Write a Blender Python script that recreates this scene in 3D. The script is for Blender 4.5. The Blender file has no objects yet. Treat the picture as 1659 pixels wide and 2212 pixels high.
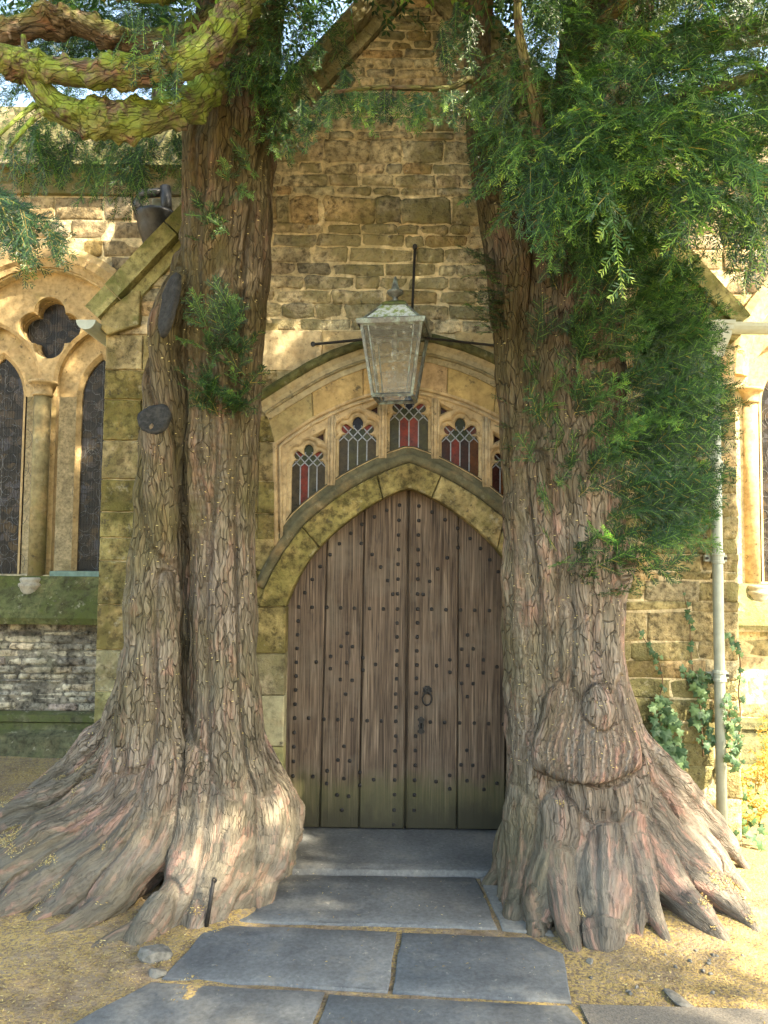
import bpy, math, random
import numpy as np
from mathutils import Vector, Matrix
from mathutils.geometry import tessellate_polygon, delaunay_2d_cdt

random.seed(7); RNG = np.random.default_rng(11)
SC = bpy.context.scene
COL = SC.collection
PI = math.pi

# ------------------------------------------------------------------ camera
F = 1662.0                       # focal length in units of a 1659 x 2212 picture
CAM = Vector((0.0, -4.4, 1.6))
PITCH, ROLL = math.radians(3.3), math.radians(0.6)
FW = Vector((0, math.cos(PITCH), math.sin(PITCH)))
U0 = Vector((0, -math.sin(PITCH), math.cos(PITCH))); R0 = Vector((1, 0, 0))
RT = R0*math.cos(ROLL) + U0*math.sin(ROLL)
UP = U0*math.cos(ROLL) - R0*math.sin(ROLL)
cd = bpy.data.cameras.new('camera'); cam = bpy.data.objects.new('camera', cd); COL.objects.link(cam)
cd.sensor_fit = 'VERTICAL'; cd.sensor_height = 24.0; cd.lens = 24.0*F/2212.0
cd.clip_start = 0.05; cd.clip_end = 500
M = Matrix.Identity(4)
for i in range(3):
    M[i][0] = RT[i]; M[i][1] = UP[i]; M[i][2] = -FW[i]; M[i][3] = CAM[i]
cam.matrix_world = M
SC.camera = cam

# ------------------------------------------------------------------ light
SUN = Vector((0.60, -0.42, 0.68)).normalized()          # towards the sun
elev = math.asin(SUN.z); azim = math.atan2(SUN.x, SUN.y)
w = bpy.data.worlds.new('World'); SC.world = w; w.use_nodes = True
wn = w.node_tree; bg = wn.nodes['Background']
sky = wn.nodes.new('ShaderNodeTexSky'); sky.sky_type = 'NISHITA'; sky.sun_disc = False
sky.sun_elevation = elev; sky.sun_rotation = azim
sky.air_density = 1.0; sky.dust_density = 1.5
wn.links.new(sky.outputs[0], bg.inputs[0]); bg.inputs[1].default_value = 0.15
sl = bpy.data.lights.new('sun', 'SUN'); sl.energy = 4.5; sl.angle = math.radians(0.6); sl.color = (1, 0.93, 0.82)
so = bpy.data.objects.new('sun', sl); COL.objects.link(so)
so.rotation_euler = SUN.to_track_quat('Z', 'Y').to_euler(); so.location = SUN*30
SC.view_settings.view_transform = 'Standard'; SC.view_settings.look = 'None'
SC.view_settings.exposure = 2.7
SC.view_settings.use_white_balance = True; SC.view_settings.white_balance_temperature = 8000; SC.view_settings.white_balance_tint = 5; SC.view_settings.gamma = 1.0
SC.render.engine = 'CYCLES'
SC.cycles.use_denoising = True
SC.cycles.max_bounces = 4; SC.cycles.diffuse_bounces = 3; SC.cycles.glossy_bounces = 2; SC.cycles.transmission_bounces = 3; SC.cycles.transparent_max_bounces = 8
SC.cycles.use_adaptive_sampling = True; SC.cycles.adaptive_threshold = .02
SC.cycles.sample_clamp_indirect = 6.0; SC.cycles.caustics_reflective = False; SC.cycles.caustics_refractive = False

# ------------------------------------------------------------------ picture -> place helpers
def P(x, y, Y=0.0):
    d = FW*F + RT*(x-829.5) + UP*(1106.0-y)
    return CAM + d*((Y-CAM.y)/d.y)
def G(x, y, z=0.0):
    d = FW*F + RT*(x-829.5) + UP*(1106.0-y)
    return CAM + d*((z-CAM.z)/d.z)
CROP = {'A': (530.9, 497.7, .38), 'B': (564.1, 829.5, .32), 'C': (663.6, 517.6, .26), 'D': (530.9, 995.4, .4),
        'E': (564.1, 199.1, .32), 'F': (0, 365, .28), 'G': (0, 497.7, .4), 'H': (995.4, 564, .4), 'I': (995.4, 1194.5, .4),
        'J': (0, 1526.3, .5), 'K': (829.5, 1526.3, .5), 'L': (0, 1061.8, .4), 'M': (199, 1791.7, .64)}
def V(c, x, y):
    ox, oy, s = CROP[c]
    return (ox+x*s, oy+y*s)
def XZ(c, pts, Y=0.0):
    r = []
    for x, y in pts:
        p = P(*V(c, x, y), Y) if c else P(x, y, Y)
        r.append((p.x, p.z))
    return r
def catmull(pts, n):
    pts = np.array(pts, float); k = len(pts)
    ext = np.vstack([2*pts[0]-pts[1], pts, 2*pts[-1]-pts[-2]])
    out = []
    for i in range(k-1):
        p0, p1, p2, p3 = ext[i:i+4]
        for t in np.linspace(0, 1, n, endpoint=False):
            out.append(.5*((2*p1)+(-p0+p2)*t+(2*p0-5*p1+4*p2-p3)*t*t+(-p0+3*p1-3*p2+p3)*t**3))
    out.append(pts[-1])
    return np.array(out)
def resample(pts, n):
    pts = np.array(pts, float); d = np.r_[0, np.cumsum(np.linalg.norm(np.diff(pts, axis=0), axis=1))]
    t = np.linspace(0, d[-1], n)
    return np.stack([np.interp(t, d, pts[:, i]) for i in range(pts.shape[1])], 1)

# ------------------------------------------------------------------ object helpers
def link(o, parent=None):
    COL.objects.link(o)
    if parent is not None:
        o.parent = parent
        if parent.type == 'EMPTY':
            o.matrix_parent_inverse = Matrix.Translation(-parent.location)
    return o
def tag(o, label=None, cat=None, group=None, kind=None):
    if label: o['label'] = label
    if cat: o['category'] = cat
    if group: o['group'] = group
    if kind: o['kind'] = kind
    return o
def thing(name, label, cat, loc=(0, 0, 0), group=None):
    o = bpy.data.objects.new(name, None); o.empty_display_size = .2; o.location = loc
    COL.objects.link(o)
    return tag(o, label, cat, group)
def obj(name, verts, faces, mat, parent=None, smooth=True, color=None):
    me = bpy.data.meshes.new(name)
    me.from_pydata([tuple(v) for v in verts], [], faces)
    if smooth: me.polygons.foreach_set('use_smooth', [True]*len(me.polygons))
    me.materials.append(mat); me.update()
    o = bpy.data.objects.new(name, me)
    if color is not None: o.color = (*color, 1)
    return link(o, parent)
def fast_mesh(name, V_, Q, mat, smooth=True, attrs=None):
    """big quad mesh from arrays"""
    me = bpy.data.meshes.new(name)
    n, m = len(V_), len(Q); k = Q.shape[1]
    me.vertices.add(n); me.vertices.foreach_set('co', np.asarray(V_, np.float32).ravel())
    me.loops.add(m*k); me.loops.foreach_set('vertex_index', np.asarray(Q, np.int32).ravel())
    me.polygons.add(m); me.polygons.foreach_set('loop_start', np.arange(0, m*k, k, dtype=np.int32))
    if smooth: me.polygons.foreach_set('use_smooth', np.ones(m, bool))
    if attrs:
        for an, (ty, arr) in attrs.items():
            a = me.attributes.new(an, ty, 'POINT')
            a.data.foreach_set('vector' if ty == 'FLOAT_VECTOR' else 'value', np.asarray(arr, np.float32).ravel())
    me.materials.append(mat); me.update(calc_edges=True)
    return me
class MB:
    """collects several shapes for ONE mesh"""
    def __init__(s): s.v = []; s.f = []
    def add(s, v, f):
        b = len(s.v); s.v += [tuple(x) for x in v]; s.f += [tuple(i+b for i in q) for q in f]
    def box(s, c, h, rot=None):
        c = Vector(c); h = Vector(h); vs = []
        for x in (-1, 1):
            for y in (-1, 1):
                for z in (-1, 1):
                    p = Vector((x*h.x, y*h.y, z*h.z))
                    if rot is not None: p = rot @ p
                    vs.append(c+p)
        s.add(vs, [(0, 1, 3, 2), (4, 6, 7, 5), (0, 4, 5, 1), (2, 3, 7, 6), (0, 2, 6, 4), (1, 5, 7, 3)])
    def tube(s, pts, rad, n=10, cap=True):
        pts = [Vector(p) for p in pts]; k = len(pts)
        if not hasattr(rad, '__len__'): rad = [rad]*k
        ref = Vector((.31, .17, .93)); vs = []; x = None
        for i, p in enumerate(pts):
            t = (pts[min(i+1, k-1)]-pts[max(i-1, 0)]).normalized()
            x = (ref - t*ref.dot(t)).normalized() if x is None else (x-t*x.dot(t)).normalized()
            y = t.cross(x)
            for j in range(n):
                a = 2*PI*j/n; vs.append(p+(x*math.cos(a)+y*math.sin(a))*rad[i])
        fs = [(i*n+j, i*n+(j+1) % n, (i+1)*n+(j+1) % n, (i+1)*n+j) for i in range(k-1) for j in range(n)]
        if cap:
            fs.append(tuple(range(n))[::-1]); fs.append(tuple(range((k-1)*n, k*n)))
        s.add(vs, fs)
    def lathe(s, prof, c, n=16, axis='z'):
        c = Vector(c); vs = []
        for r, h in prof:
            for j in range(n):
                a = 2*PI*j/n
                vs.append(c+Vector((r*math.cos(a), r*math.sin(a), h)))
        k = len(prof)
        fs = [(i*n+j, i*n+(j+1) % n, (i+1)*n+(j+1) % n, (i+1)*n+j) for i in range(k-1) for j in range(n)]
        fs.append(tuple(range(n))[::-1]); fs.append(tuple(range((k-1)*n, k*n)))
        s.add(vs, fs)
    def build(s, name, mat, parent=None, smooth=True, color=None):
        return obj(name, s.v, s.f, mat, parent, smooth, color)
def area2(p): return sum(p[i][0]*p[(i+1) % len(p)][1]-p[(i+1) % len(p)][0]*p[i][1] for i in range(len(p)))/2
def ccw(p): return list(p) if area2(p) > 0 else list(p)[::-1]
def offset(poly, d):
    """move a CCW outline inwards by d"""
    n = len(poly); out = []
    for i in range(n):
        a, b, c = Vector(poly[i-1]), Vector(poly[i]), Vector(poly[(i+1) % n])
        e1 = (b-a); e2 = (c-b)
        e1 = e1.normalized() if e1.length > 1e-9 else Vector((1, 0)); e2 = e2.normalized() if e2.length > 1e-9 else e1
        n1 = Vector((-e1.y, e1.x)); n2 = Vector((-e2.y, e2.x)); m = n1+n2
        if m.length < 1e-6: m = n1
        m.normalize(); k = max(.45, m.dot(n1))
        q = b+m*(d/k); out.append((q.x, q.y))
    return out
def fill(rings):
    flat = [Vector(p) for r in rings for p in r]; ed = []; b = 0
    for r in rings:
        ed += [(b+i, b+(i+1) % len(r)) for i in range(len(r))]; b += len(r)
    vo, eo, fo, ov, oe, of = delaunay_2d_cdt(flat, ed, [], 0, 1e-7)
    poly = [np.array(r) for r in rings]
    def inside(r, x, z):
        x0, z0 = r[:, 0], r[:, 1]; x1, z1 = np.roll(x0, -1), np.roll(z0, -1)
        c = (z0 > z) != (z1 > z); xi = x0+(z-z0)*(x1-x0)/np.where(z1 == z0, 1e-12, z1-z0)
        return (c & (x < xi)).sum() % 2 == 1
    out = []
    for f in fo:
        c = sum((vo[i] for i in f), Vector((0, 0)))/3
        if inside(poly[0], c.x, c.y) and not any(inside(h, c.x, c.y) for h in poly[1:]):
            q = [ov[i][0] if ov[i] else None for i in f]
            if None not in q: out.append(tuple(q))
    return out
def plate(mb, outer, holes, yf, yb, ch=0.0, chy=None, fronts=None):
    """a slab standing in the XZ plane (front face at yf, towards the camera = smaller Y) with holes and chamfered front edges"""
    if chy is None: chy = ch
    outer = ccw(outer); holes = [ccw(h)[::-1] for h in holes]
    rings = [outer]+holes
    inner = [offset(r, ch) for r in rings] if ch else rings
    if fronts: inner = [inner[0]]+[ccw(h)[::-1] for h in fronts]
    flat = [p for r in inner for p in r]
    tri = fill(inner) if len(inner) > 1 else tessellate_polygon([[Vector((x, z, 0)) for x, z in r] for r in inner])
    vs = [(x, yf, z) for x, z in flat]; fs = []
    for t in tri:
        a, b, c = (flat[i] for i in t)
        ar = (b[0]-a[0])*(c[1]-a[1])-(c[0]-a[0])*(b[1]-a[1])
        fs.append(tuple(t) if ar > 0 else tuple(t)[::-1])
    base = 0; 
    for r, q in zip(rings, inner):
        n = len(r)
        if ch:
            b1 = len(vs); vs += [(x, yf+chy, z) for x, z in r]
            b2 = len(vs); vs += [(x, yb, z) for x, z in r]
            for i in range(n):
                j = (i+1) % n
                fs.append((base+i, b1+i, b1+j, base+j)); fs.append((b1+i, b2+i, b2+j, b1+j))
        else:
            b2 = len(vs); vs += [(x, yb, z) for x, z in r]
            for i in range(n):
                j = (i+1) % n
                fs.append((base+i, b2+i, b2+j, base+j))
        base += n
    mb.add(vs, fs)
def sweep(mb, path, prof, cap=True, closed=True):
    """profile [(n, y)] carried along a path [(x, z)]; n points to the left of travel"""
    path = [Vector(p) for p in path]; k = len(path); m = len(prof); vs = []
    for i, p in enumerate(path):
        e1 = (p-path[i-1]).normalized() if i else None
        e2 = (path[i+1]-p).normalized() if i < k-1 else None
        e1 = e1 or e2; e2 = e2 or e1
        n1 = Vector((-e1.y, e1.x)); n2 = Vector((-e2.y, e2.x)); nn = (n1+n2).normalized(); sc = 1/max(.5, nn.dot(n1))
        for a, y in prof:
            q = p+nn*a*sc; vs.append((q.x, y, q.y))
    rng = m if closed else m-1
    fs = [(i*m+j, (i+1)*m+j, (i+1)*m+(j+1) % m, i*m+(j+1) % m) for i in range(k-1) for j in range(rng)]
    if cap and closed:
        fs.append(tuple(range(m))); fs.append(tuple(range((k-1)*m, k*m))[::-1])
    mb.add(vs, fs)

# ------------------------------------------------------------------ numpy noise
_perm = np.random.default_rng(3).permutation(256); _perm = np.r_[_perm, _perm, _perm]
_grad = np.random.default_rng(4).normal(size=(256, 3)); _grad /= np.linalg.norm(_grad, axis=1)[:, None]
def perlin(p):
    p = np.asarray(p, float); i = np.floor(p).astype(int); f = p-i; u = f*f*f*(f*(f*6-15)+10); i &= 255
    r = 0
    for dx in (0, 1):
        for dy in (0, 1):
            for dz in (0, 1):
                h = _perm[_perm[_perm[i[:, 0]+dx]+i[:, 1]+dy]+i[:, 2]+dz]
                g = _grad[h]
                d = (g*(f-np.array([dx, dy, dz]))).sum(1)
                wx = u[:, 0] if dx else 1-u[:, 0]; wy = u[:, 1] if dy else 1-u[:, 1]; wz = u[:, 2] if dz else 1-u[:, 2]
                r = r+d*wx*wy*wz
    return r*1.6
def fbm(p, o=3):
    a = 1; s = 0; p = np.asarray(p, float)
    for k in range(o): s = s+a*perlin(p*(2**k)+17.3*k); a *= .5
    return s

# ------------------------------------------------------------------ materials
class NT:
    def __init__(s, name, rough=.9, spec=.3):
        s.mat = bpy.data.materials.new(name); s.mat.use_nodes = True; s.t = s.mat.node_tree
        s.b = s.t.nodes['Principled BSDF']; s.out = s.t.nodes['Material Output']
        s.b.inputs['Roughness'].default_value = rough; s.b.inputs['Specular IOR Level'].default_value = spec
    def new(s, ty, **kw):
        n = s.t.nodes.new(ty)
        for k, v in kw.items(): setattr(n, k, v)
        return n
    def put(s, sock, v):
        if v is None: return
        if isinstance(v, bpy.types.NodeSocket): s.t.links.new(v, sock)
        else:
            if hasattr(sock.default_value, '__len__') and not hasattr(v, '__len__'): v = (v, v, v)
            if hasattr(v, '__len__') and len(v) == 3 and len(sock.default_value) == 4: v = (*v, 1)
            sock.default_value = v
    def pos(s): return s.new('ShaderNodeNewGeometry').outputs['Position']
    def attr(s, name, fac=False):
        n = s.new('ShaderNodeAttribute', attribute_name=name); return n.outputs['Fac' if fac else 'Vector']
    def objcol(s): return s.new('ShaderNodeObjectInfo').outputs['Color']
    def objrand(s): return s.new('ShaderNodeObjectInfo').outputs['Random']
    def scale(s, v, sc):
        n = s.new('ShaderNodeVectorMath', operation='MULTIPLY'); s.put(n.inputs[0], v); s.put(n.inputs[1], sc); return n.outputs[0]
    def addv(s, a, b):
        n = s.new('ShaderNodeVectorMath', operation='ADD'); s.put(n.inputs[0], a); s.put(n.inputs[1], b); return n.outputs[0]
    def noise(s, v, sc, det=4, rough=.55, dist=0, col=False):
        n = s.new('ShaderNodeTexNoise'); s.put(n.inputs['Vector'], v); n.inputs['Scale'].default_value = sc
        n.inputs['Detail'].default_value = det; n.inputs['Roughness'].default_value = rough; n.inputs['Distortion'].default_value = dist
        return n.outputs['Color' if col else 'Fac']
    def voro(s, v, sc, feature='F1', out='Distance', rnd=1):
        n = s.new('ShaderNodeTexVoronoi', feature=feature); s.put(n.inputs['Vector'], v); n.inputs['Scale'].default_value = sc
        n.inputs['Randomness'].default_value = rnd
        return n.outputs[out]
    def mr(s, v, a, b, c=0, d=1, smooth=False):
        n = s.new('ShaderNodeMapRange'); n.interpolation_type = 'SMOOTHSTEP' if smooth else 'LINEAR'
        s.put(n.inputs[0], v)
        for i, x in enumerate((a, b, c, d)): n.inputs[i+1].default_value = x
        return n.outputs[0]
    def math(s, op, a, b=None):
        n = s.new('ShaderNodeMath', operation=op); s.put(n.inputs[0], a); s.put(n.inputs[1], b); return n.outputs[0]
    def mix(s, f, a, b, mode='MIX'):
        n = s.new('ShaderNodeMix', data_type='RGBA', blend_type=mode); s.put(n.inputs[0], f); s.put(n.inputs[6], a); s.put(n.inputs[7], b)
        return n.outputs[2]
    def ramp(s, f, stops):
        n = s.new('ShaderNodeValToRGB'); e = n.color_ramp.elements
        for i, (p, c) in enumerate(stops):
            if i < 2: e[i].position = p
            else: e.new(p)
            e[i].color = (*c, 1)
        s.put(n.inputs[0], f); return n.outputs[0]
    def bump(s, h, st=.5, dist=.01, nrm=None):
        n = s.new('ShaderNodeBump'); n.inputs['Strength'].default_value = st; n.inputs['Distance'].default_value = dist
        s.put(n.inputs['Height'], h)
        if nrm is not None: s.put(n.inputs['Normal'], nrm)
        return n.outputs[0]
    def sep(s, v, i):
        n = s.new('ShaderNodeSeparateXYZ'); s.put(n.inputs[0], v); return n.outputs[i]
    def done(s, col=None, nrm=None, rough=None):
        s.put(s.b.inputs['Base Color'], col); s.put(s.b.inputs['Normal'], nrm); s.put(s.b.inputs['Roughness'], rough)
        return s.mat

def stone_material(name, col=None, moss=.5, mosscol=(.11, .115, .02), var=1.0, bump=.6, orange=.25, lichen=.35, fine=60):
    m = NT(name, .92, .2); p = m.pos()
    base = col if col is not None else m.objcol()
    n1 = m.noise(p, 5, 3, .6); n2 = m.noise(p, 24, 4, .68); n3 = m.noise(m.addv(p, (9, 4, 2)), 2.6, 4, .6, .4)
    c = m.mix(m.math('MULTIPLY', m.mr(m.noise(m.addv(p, (31, 5, 8)), 7, 5, .6), .5, .72, 0, orange), 1.0), base, (.40, .245, .11))
    c = m.mix(1, c, m.ramp(n1, [(.36, (1-.42*var,)*3), (.64, (1+.34*var,)*3)]), 'MULTIPLY')
    c = m.mix(1, c, m.ramp(n2, [(.36, (max(.2, 1-.62*var),)*3), (.5, (1, 1, 1)), (.66, (1+.42*var,)*3)]), 'MULTIPLY')
    mk = m.math('MULTIPLY', m.mr(n3, .62-.3*moss, .72-.3*moss, 0, 1, True), m.mr(n2, .32, .62, .25, .9))
    c = m.mix(m.math('MULTIPLY', mk, min(1, .35+moss)), c, mosscol)
    lk = m.math('MULTIPLY', m.mr(m.noise(m.addv(p, (3, 7, 1)), 13, 5, .75), .60, .68, 0, lichen), 1.0)
    c = m.mix(lk, c, (.46, .43, .33))
    dk = m.mr(m.noise(m.addv(p, (13, 1, 21)), 16, 5, .75), .60, .68, 0, .8)
    c = m.mix(dk, c, (.055, .048, .036))
    h = m.math('ADD', m.math('MULTIPLY', n2, 1.0), m.math('MULTIPLY', m.noise(p, fine, 3, .7), .55))
    return m.done(c, m.bump(h, bump, .018))

MAT = {}
MAT['rubble'] = stone_material('rubble_stone', None, .55, (.15, .14, .058), 1.0, 1.2, .16, .5)
MAT['mortar'] = stone_material('lime_mortar', (.56, .46, .285), .18, (.17, .155, .05), .6, .8, .15, .25, 90)
MAT['ashlar'] = stone_material('ashlar_stone', None, .40, (.085, .078, .018), .95, .8, .3, .3)
MAT['dressed'] = stone_material('dressed_stone', None, .16, (.13, .125, .035), .45, .25, .35, .2)
MAT['mossy'] = stone_material('mossy_stone', None, .6, (.062, .078, .02), .7, .6, .1, .35)
MAT['nave'] = stone_material('nave_stone', None, .12, (.12, .12, .04), .8, .7, .35, .3)
MAT['thin'] = stone_material('thin_stone', None, .2, (.06, .07, .025), 1.1, .9, .12, .35)

def wood_door():
    m = NT('weathered_oak', .75, .25); p = m.pos(); r = m.objrand()
    off = m.new('ShaderNodeCombineXYZ'); m.put(off.inputs[0], m.math('MULTIPLY', r, 37.0)); m.put(off.inputs[2], m.math('MULTIPLY', r, 11.0))
    q = m.addv(p, off.outputs[0])
    g1 = m.noise(m.scale(q, (34, 8, 1.6)), 1, 6, .6, .8); g2 = m.noise(m.scale(q, (150, 30, 3.0)), 1, 5, .6, .5)
    pat = m.noise(m.addv(q, (2, 0, 5)), 2.2, 4, .55)
    c = m.ramp(g1, [(.32, (.050, .033, .023)), (.5, (.108, .076, .053)), (.68, (.20, .150, .108))])
    c = m.mix(m.mr(pat, .42, .68, 0, .6), c, (.128, .092, .067), 'MIX')
    c = m.mix(1, c, m.ramp(g2, [(.34, (.34, .33, .32)), (.66, (1.45, 1.43, 1.40))]), 'MULTIPLY')
    st = m.mr(m.noise(m.scale(q, (24, 8, 5)), 1, 3, .6), .63, .74, 0, .75); c = m.mix(st, c, (.035, .027, .024))
    gy = m.mr(m.noise(m.addv(q, (7, 1, 3)), 3.5, 5, .6), .5, .7, 0, .45); c = m.mix(gy, c, (.165, .138, .105))
    z = m.sep(p, 2); zz = m.math('ADD', z, m.math('MULTIPLY', m.math('SUBTRACT', m.noise(m.scale(p, (9, 9, 4)), 1, 5, .6), .5), .32))
    c = m.mix(m.mr(zz, .24, .40, .65, 0, True), c, (.075, .076, .032))       # algae band
    c = m.mix(m.mr(zz, .07, .27, .85, 0, True), c, (.036, .033, .022))       # damp foot of the boards
    return m.done(c, m.bump(m.math('ADD', g1, m.math('MULTIPLY', g2, .8)), .5, .006), m.mr(g2, .3, .7, .62, .85))
MAT['oak'] = wood_door()

def bark_material():
    m = NT('yew_bark', .88, .2); q = m.attr('bark'); p = m.pos(); fk = m.attr('flake', True)
    wq = m.addv(q, m.scale(m.noise(q, 8, 2, .5, 0, True), (.045, .045, .08)))
    fl = m.scale(wq, (1, 1, .20))
    vn = m.new('ShaderNodeTexVoronoi', feature='F1'); m.put(vn.inputs['Vector'], fl); vn.inputs['Scale'].default_value = 44
    cellf = m.sep(vn.outputs['Color'], 0); cell2 = m.sep(vn.outputs['Color'], 1); e1 = m.voro(fl, 44, 'DISTANCE_TO_EDGE')
    fib = m.noise(m.scale(wq, (1, 1, .09)), 95, 3, .65)
    streak = m.noise(m.scale(q, (1, 1, .10)), 11, 3, .6, .3); streak2 = m.noise(m.scale(m.addv(q, (5, 9, 1)), (1, 1, .14)), 16, 3, .6, .3)
    big2 = m.noise(m.addv(p, (5, 5, 5)), 2.6, 3, .55); bl = m.noise(m.scale(m.addv(q, (3, 1, 2)), (1, 1, .45)), 13, 4, .65)
    c = m.ramp(streak, [(.30, (.072, .056, .045)), (.45, (.135, .108, .087)), (.6, (.20, .162, .134)), (.72, (.28, .235, .195))])
    c = m.mix(m.math('MULTIPLY', fk, .5), c, m.ramp(cellf, [(0, (.065, .052, .042)), (.5, (.165, .134, .11)), (1, (.30, .255, .215))]))
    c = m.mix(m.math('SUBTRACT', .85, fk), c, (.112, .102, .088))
    c = m.mix(m.math('MULTIPLY', m.mr(streak2, .53, .64, 0, .8), m.mr(cell2, .2, .6, .35, 1)), c, (.32, .19, .15))
    c = m.mix(m.mr(bl, .58, .65, 0, .7), c, (.31, .175, .142)); c = m.mix(m.mr(bl, .30, .40, .5, 0), c, (.10, .070, .055))
    gr = m.mr(m.noise(m.addv(p, (8, 2, 1)), 4.5, 4, .6), .50, .68, 0, .6); c = m.mix(gr, c, (.195, .178, .152))
    ag = m.math('MULTIPLY', m.attr('algae', True), m.mr(big2, .36, .60, .25, 1)); c = m.mix(m.math('MULTIPLY', ag, .85), c, (.100, .088, .038))
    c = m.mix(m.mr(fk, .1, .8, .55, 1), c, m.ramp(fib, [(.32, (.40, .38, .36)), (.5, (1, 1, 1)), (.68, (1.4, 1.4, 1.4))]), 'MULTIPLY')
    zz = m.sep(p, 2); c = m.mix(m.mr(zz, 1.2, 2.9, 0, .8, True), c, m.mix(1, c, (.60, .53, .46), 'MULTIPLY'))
    ms = m.math('MULTIPLY', m.attr('moss', True), m.mr(m.noise(p, 12, 5, .7), .40, .54, 0, 1)); c = m.mix(ms, c, m.mix(m.noise(p, 30, 3), (.10, .17, .025), (.25, .33, .07)))
    h1 = m.mr(e1, 0, .06, 0, 1, True)
    h = m.math('MULTIPLY', m.math('ADD', h1, m.math('MULTIPLY', cellf, .7)), fk)
    h = m.math('ADD', h, m.math('MULTIPLY', fib, .8)); h = m.math('ADD', h, m.math('MULTIPLY', bl, .5))
    h = m.math('MULTIPLY', h, m.attr('seam', True))
    return m.done(c, m.bump(h, 1.0, .013))
MAT['bark'] = bark_material()

def leaf_material(name, stops, trans=.3, rough=.38):
    m = NT(name, rough, .45)
    t = m.attr('tint', True); c = m.ramp(t, stops)
    m.put(m.b.inputs['Base Color'], c)
    tr = m.new('ShaderNodeBsdfTranslucent'); m.put(tr.inputs[0], m.mix(1, c, (1.35, 1.6, .8), 'MULTIPLY'))
    mx = m.new('ShaderNodeMixShader'); mx.inputs[0].default_value = trans
    m.t.links.new(m.b.outputs[0], mx.inputs[1]); m.t.links.new(tr.outputs[0], mx.inputs[2]); m.t.links.new(mx.outputs[0], m.out.inputs[0])
    return m.mat
MAT['yew'] = leaf_material('yew_needles', [(0, (.014, .036, .018)), (.3, (.026, .070, .032)), (.55, (.058, .140, .045)), (.75, (.17, .31, .07)), (.9, (.31, .46, .10)), (1, (.26, .15, .05))], .36, .42)
MAT['ivy'] = leaf_material('ivy_leaves', [(0, (.025, .065, .028)), (.6, (.055, .12, .05)), (1, (.15, .24, .09))], .25, .55)
MAT['weed'] = leaf_material('dry_weed', [(0, (.10, .16, .03)), (.5, (.38, .28, .06)), (1, (.5, .2, .05))], .3, .6)

def plain(name, col, rough=.6, metal=0, spec=.4, noise=.3, bump=.2, sc=30, second=None, amt=.5):
    m = NT(name, rough, spec); p = m.pos(); n = m.noise(p, sc, 5, .6)
    c = m.mix(1, col, m.ramp(n, [(.3, (1-noise,)*3), (.7, (1+noise,)*3)]), 'MULTIPLY')
    if second: c = m.mix(m.mr(m.noise(m.addv(p, (4, 4, 4)), sc*.5, 6, .65), .48, .62, 0, amt), c, second)
    m.b.inputs['Metallic'].default_value = metal
    return m.done(c, m.bump(n, bump, .004))
MAT['iron'] = plain('black_iron', (.022, .02, .019), .55, .3, .4, .4, .4, 60)
MAT['leadcame'] = plain('lead_came', (.22, .235, .26), .5, .2, .4, .2, .2, 60)
MAT['leadfar'] = plain('dull_lead', (.13, .133, .138), .7, 0, .2, .3, .2, 60)
MAT['copper'] = plain('aged_copper', (.12, .125, .115), .45, .25, .5, .5, .4, 45, (.27, .36, .33), .8)
MAT['paintgrey'] = plain('grey_green_paint', (.36, .40, .345), .45, 0, .5, .12, .15, 25, (.27, .30, .25), .4)
MAT['blackpaint'] = plain('black_paint', (.022, .023, .025), .42, 0, .35, .35, .3, 25, (.06, .062, .064), .5)
MAT['verdigris'] = plain('verdigris_sheet', (.13, .20, .165), .7, 0, .3, .3, .3, 20)
MAT['cutwood'] = plain('sealed_cut_wood', (.020, .020, .019), .8, 0, .2, .45, .8, 70, (.05, .048, .044), .6)
MAT['dark'] = plain('dark_inside', (.012, .011, .010), .9, 0, .1, .1, 0)

def glass_material(name):
    m = NT(name, .3, .12); p = m.pos(); n = m.noise(p, 22, 4, .65)
    c = m.mix(1, m.objcol(), m.ramp(n, [(.3, (.45,)*3), (.7, (1.5,)*3)]), 'MULTIPLY')
    c = m.mix(m.mr(m.noise(m.addv(p, (1, 2, 3)), 60, 5, .7), .56, .72, 0, .35), c, (.09, .08, .06))
    return m.done(c, m.bump(m.noise(p, 14, 2), .25, .01), m.mr(n, .3, .7, .25, .5))
MAT['stained'] = glass_material('stained_glass')

def leaded_far(name, base=(.018, .017, .016)):
    m = NT(name, .35, .15); p = m.pos(); cell = m.voro(p, 16, 'F1', 'Color'); f = m.sep(cell, 0)
    c = m.ramp(f, [(0, base), (.55, (.03, .026, .022)), (.8, (.07, .05, .03)), (1, (.05, .05, .06))])
    return m.done(c, m.bump(f, .3, .01))
MAT['farglass'] = leaded_far('dark_leaded_glass')

def clear_glass(name, dirt=.16, dirtcol=(.5, .5, .42)):
    m = NT(name, .05, .5); p = m.pos()
    g = m.new('ShaderNodeBsdfGlossy'); g.inputs['Roughness'].default_value = .08
    t = m.new('ShaderNodeBsdfTransparent'); t.inputs[0].default_value = (.93, .95, .93, 1)
    fr = m.new('ShaderNodeFresnel'); fr.inputs[0].default_value = 1.45
    a = m.new('ShaderNodeMixShader'); m.t.links.new(fr.outputs[0], a.inputs[0]); m.t.links.new(t.outputs[0], a.inputs[1]); m.t.links.new(g.outputs[0], a.inputs[2])
    d = m.new('ShaderNodeBsdfDiffuse'); m.put(d.inputs[0], dirtcol)
    dm = m.math('ADD', m.mr(m.noise(p, 26, 7, .7), .52, .72, 0, .6), dirt)
    b = m.new('ShaderNodeMixShader'); m.put(b.inputs[0], dm); m.t.links.new(a.outputs[0], b.inputs[1]); m.t.links.new(d.outputs[0], b.inputs[2])
    m.t.links.new(b.outputs[0], m.out.inputs[0]); return m.mat
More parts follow.
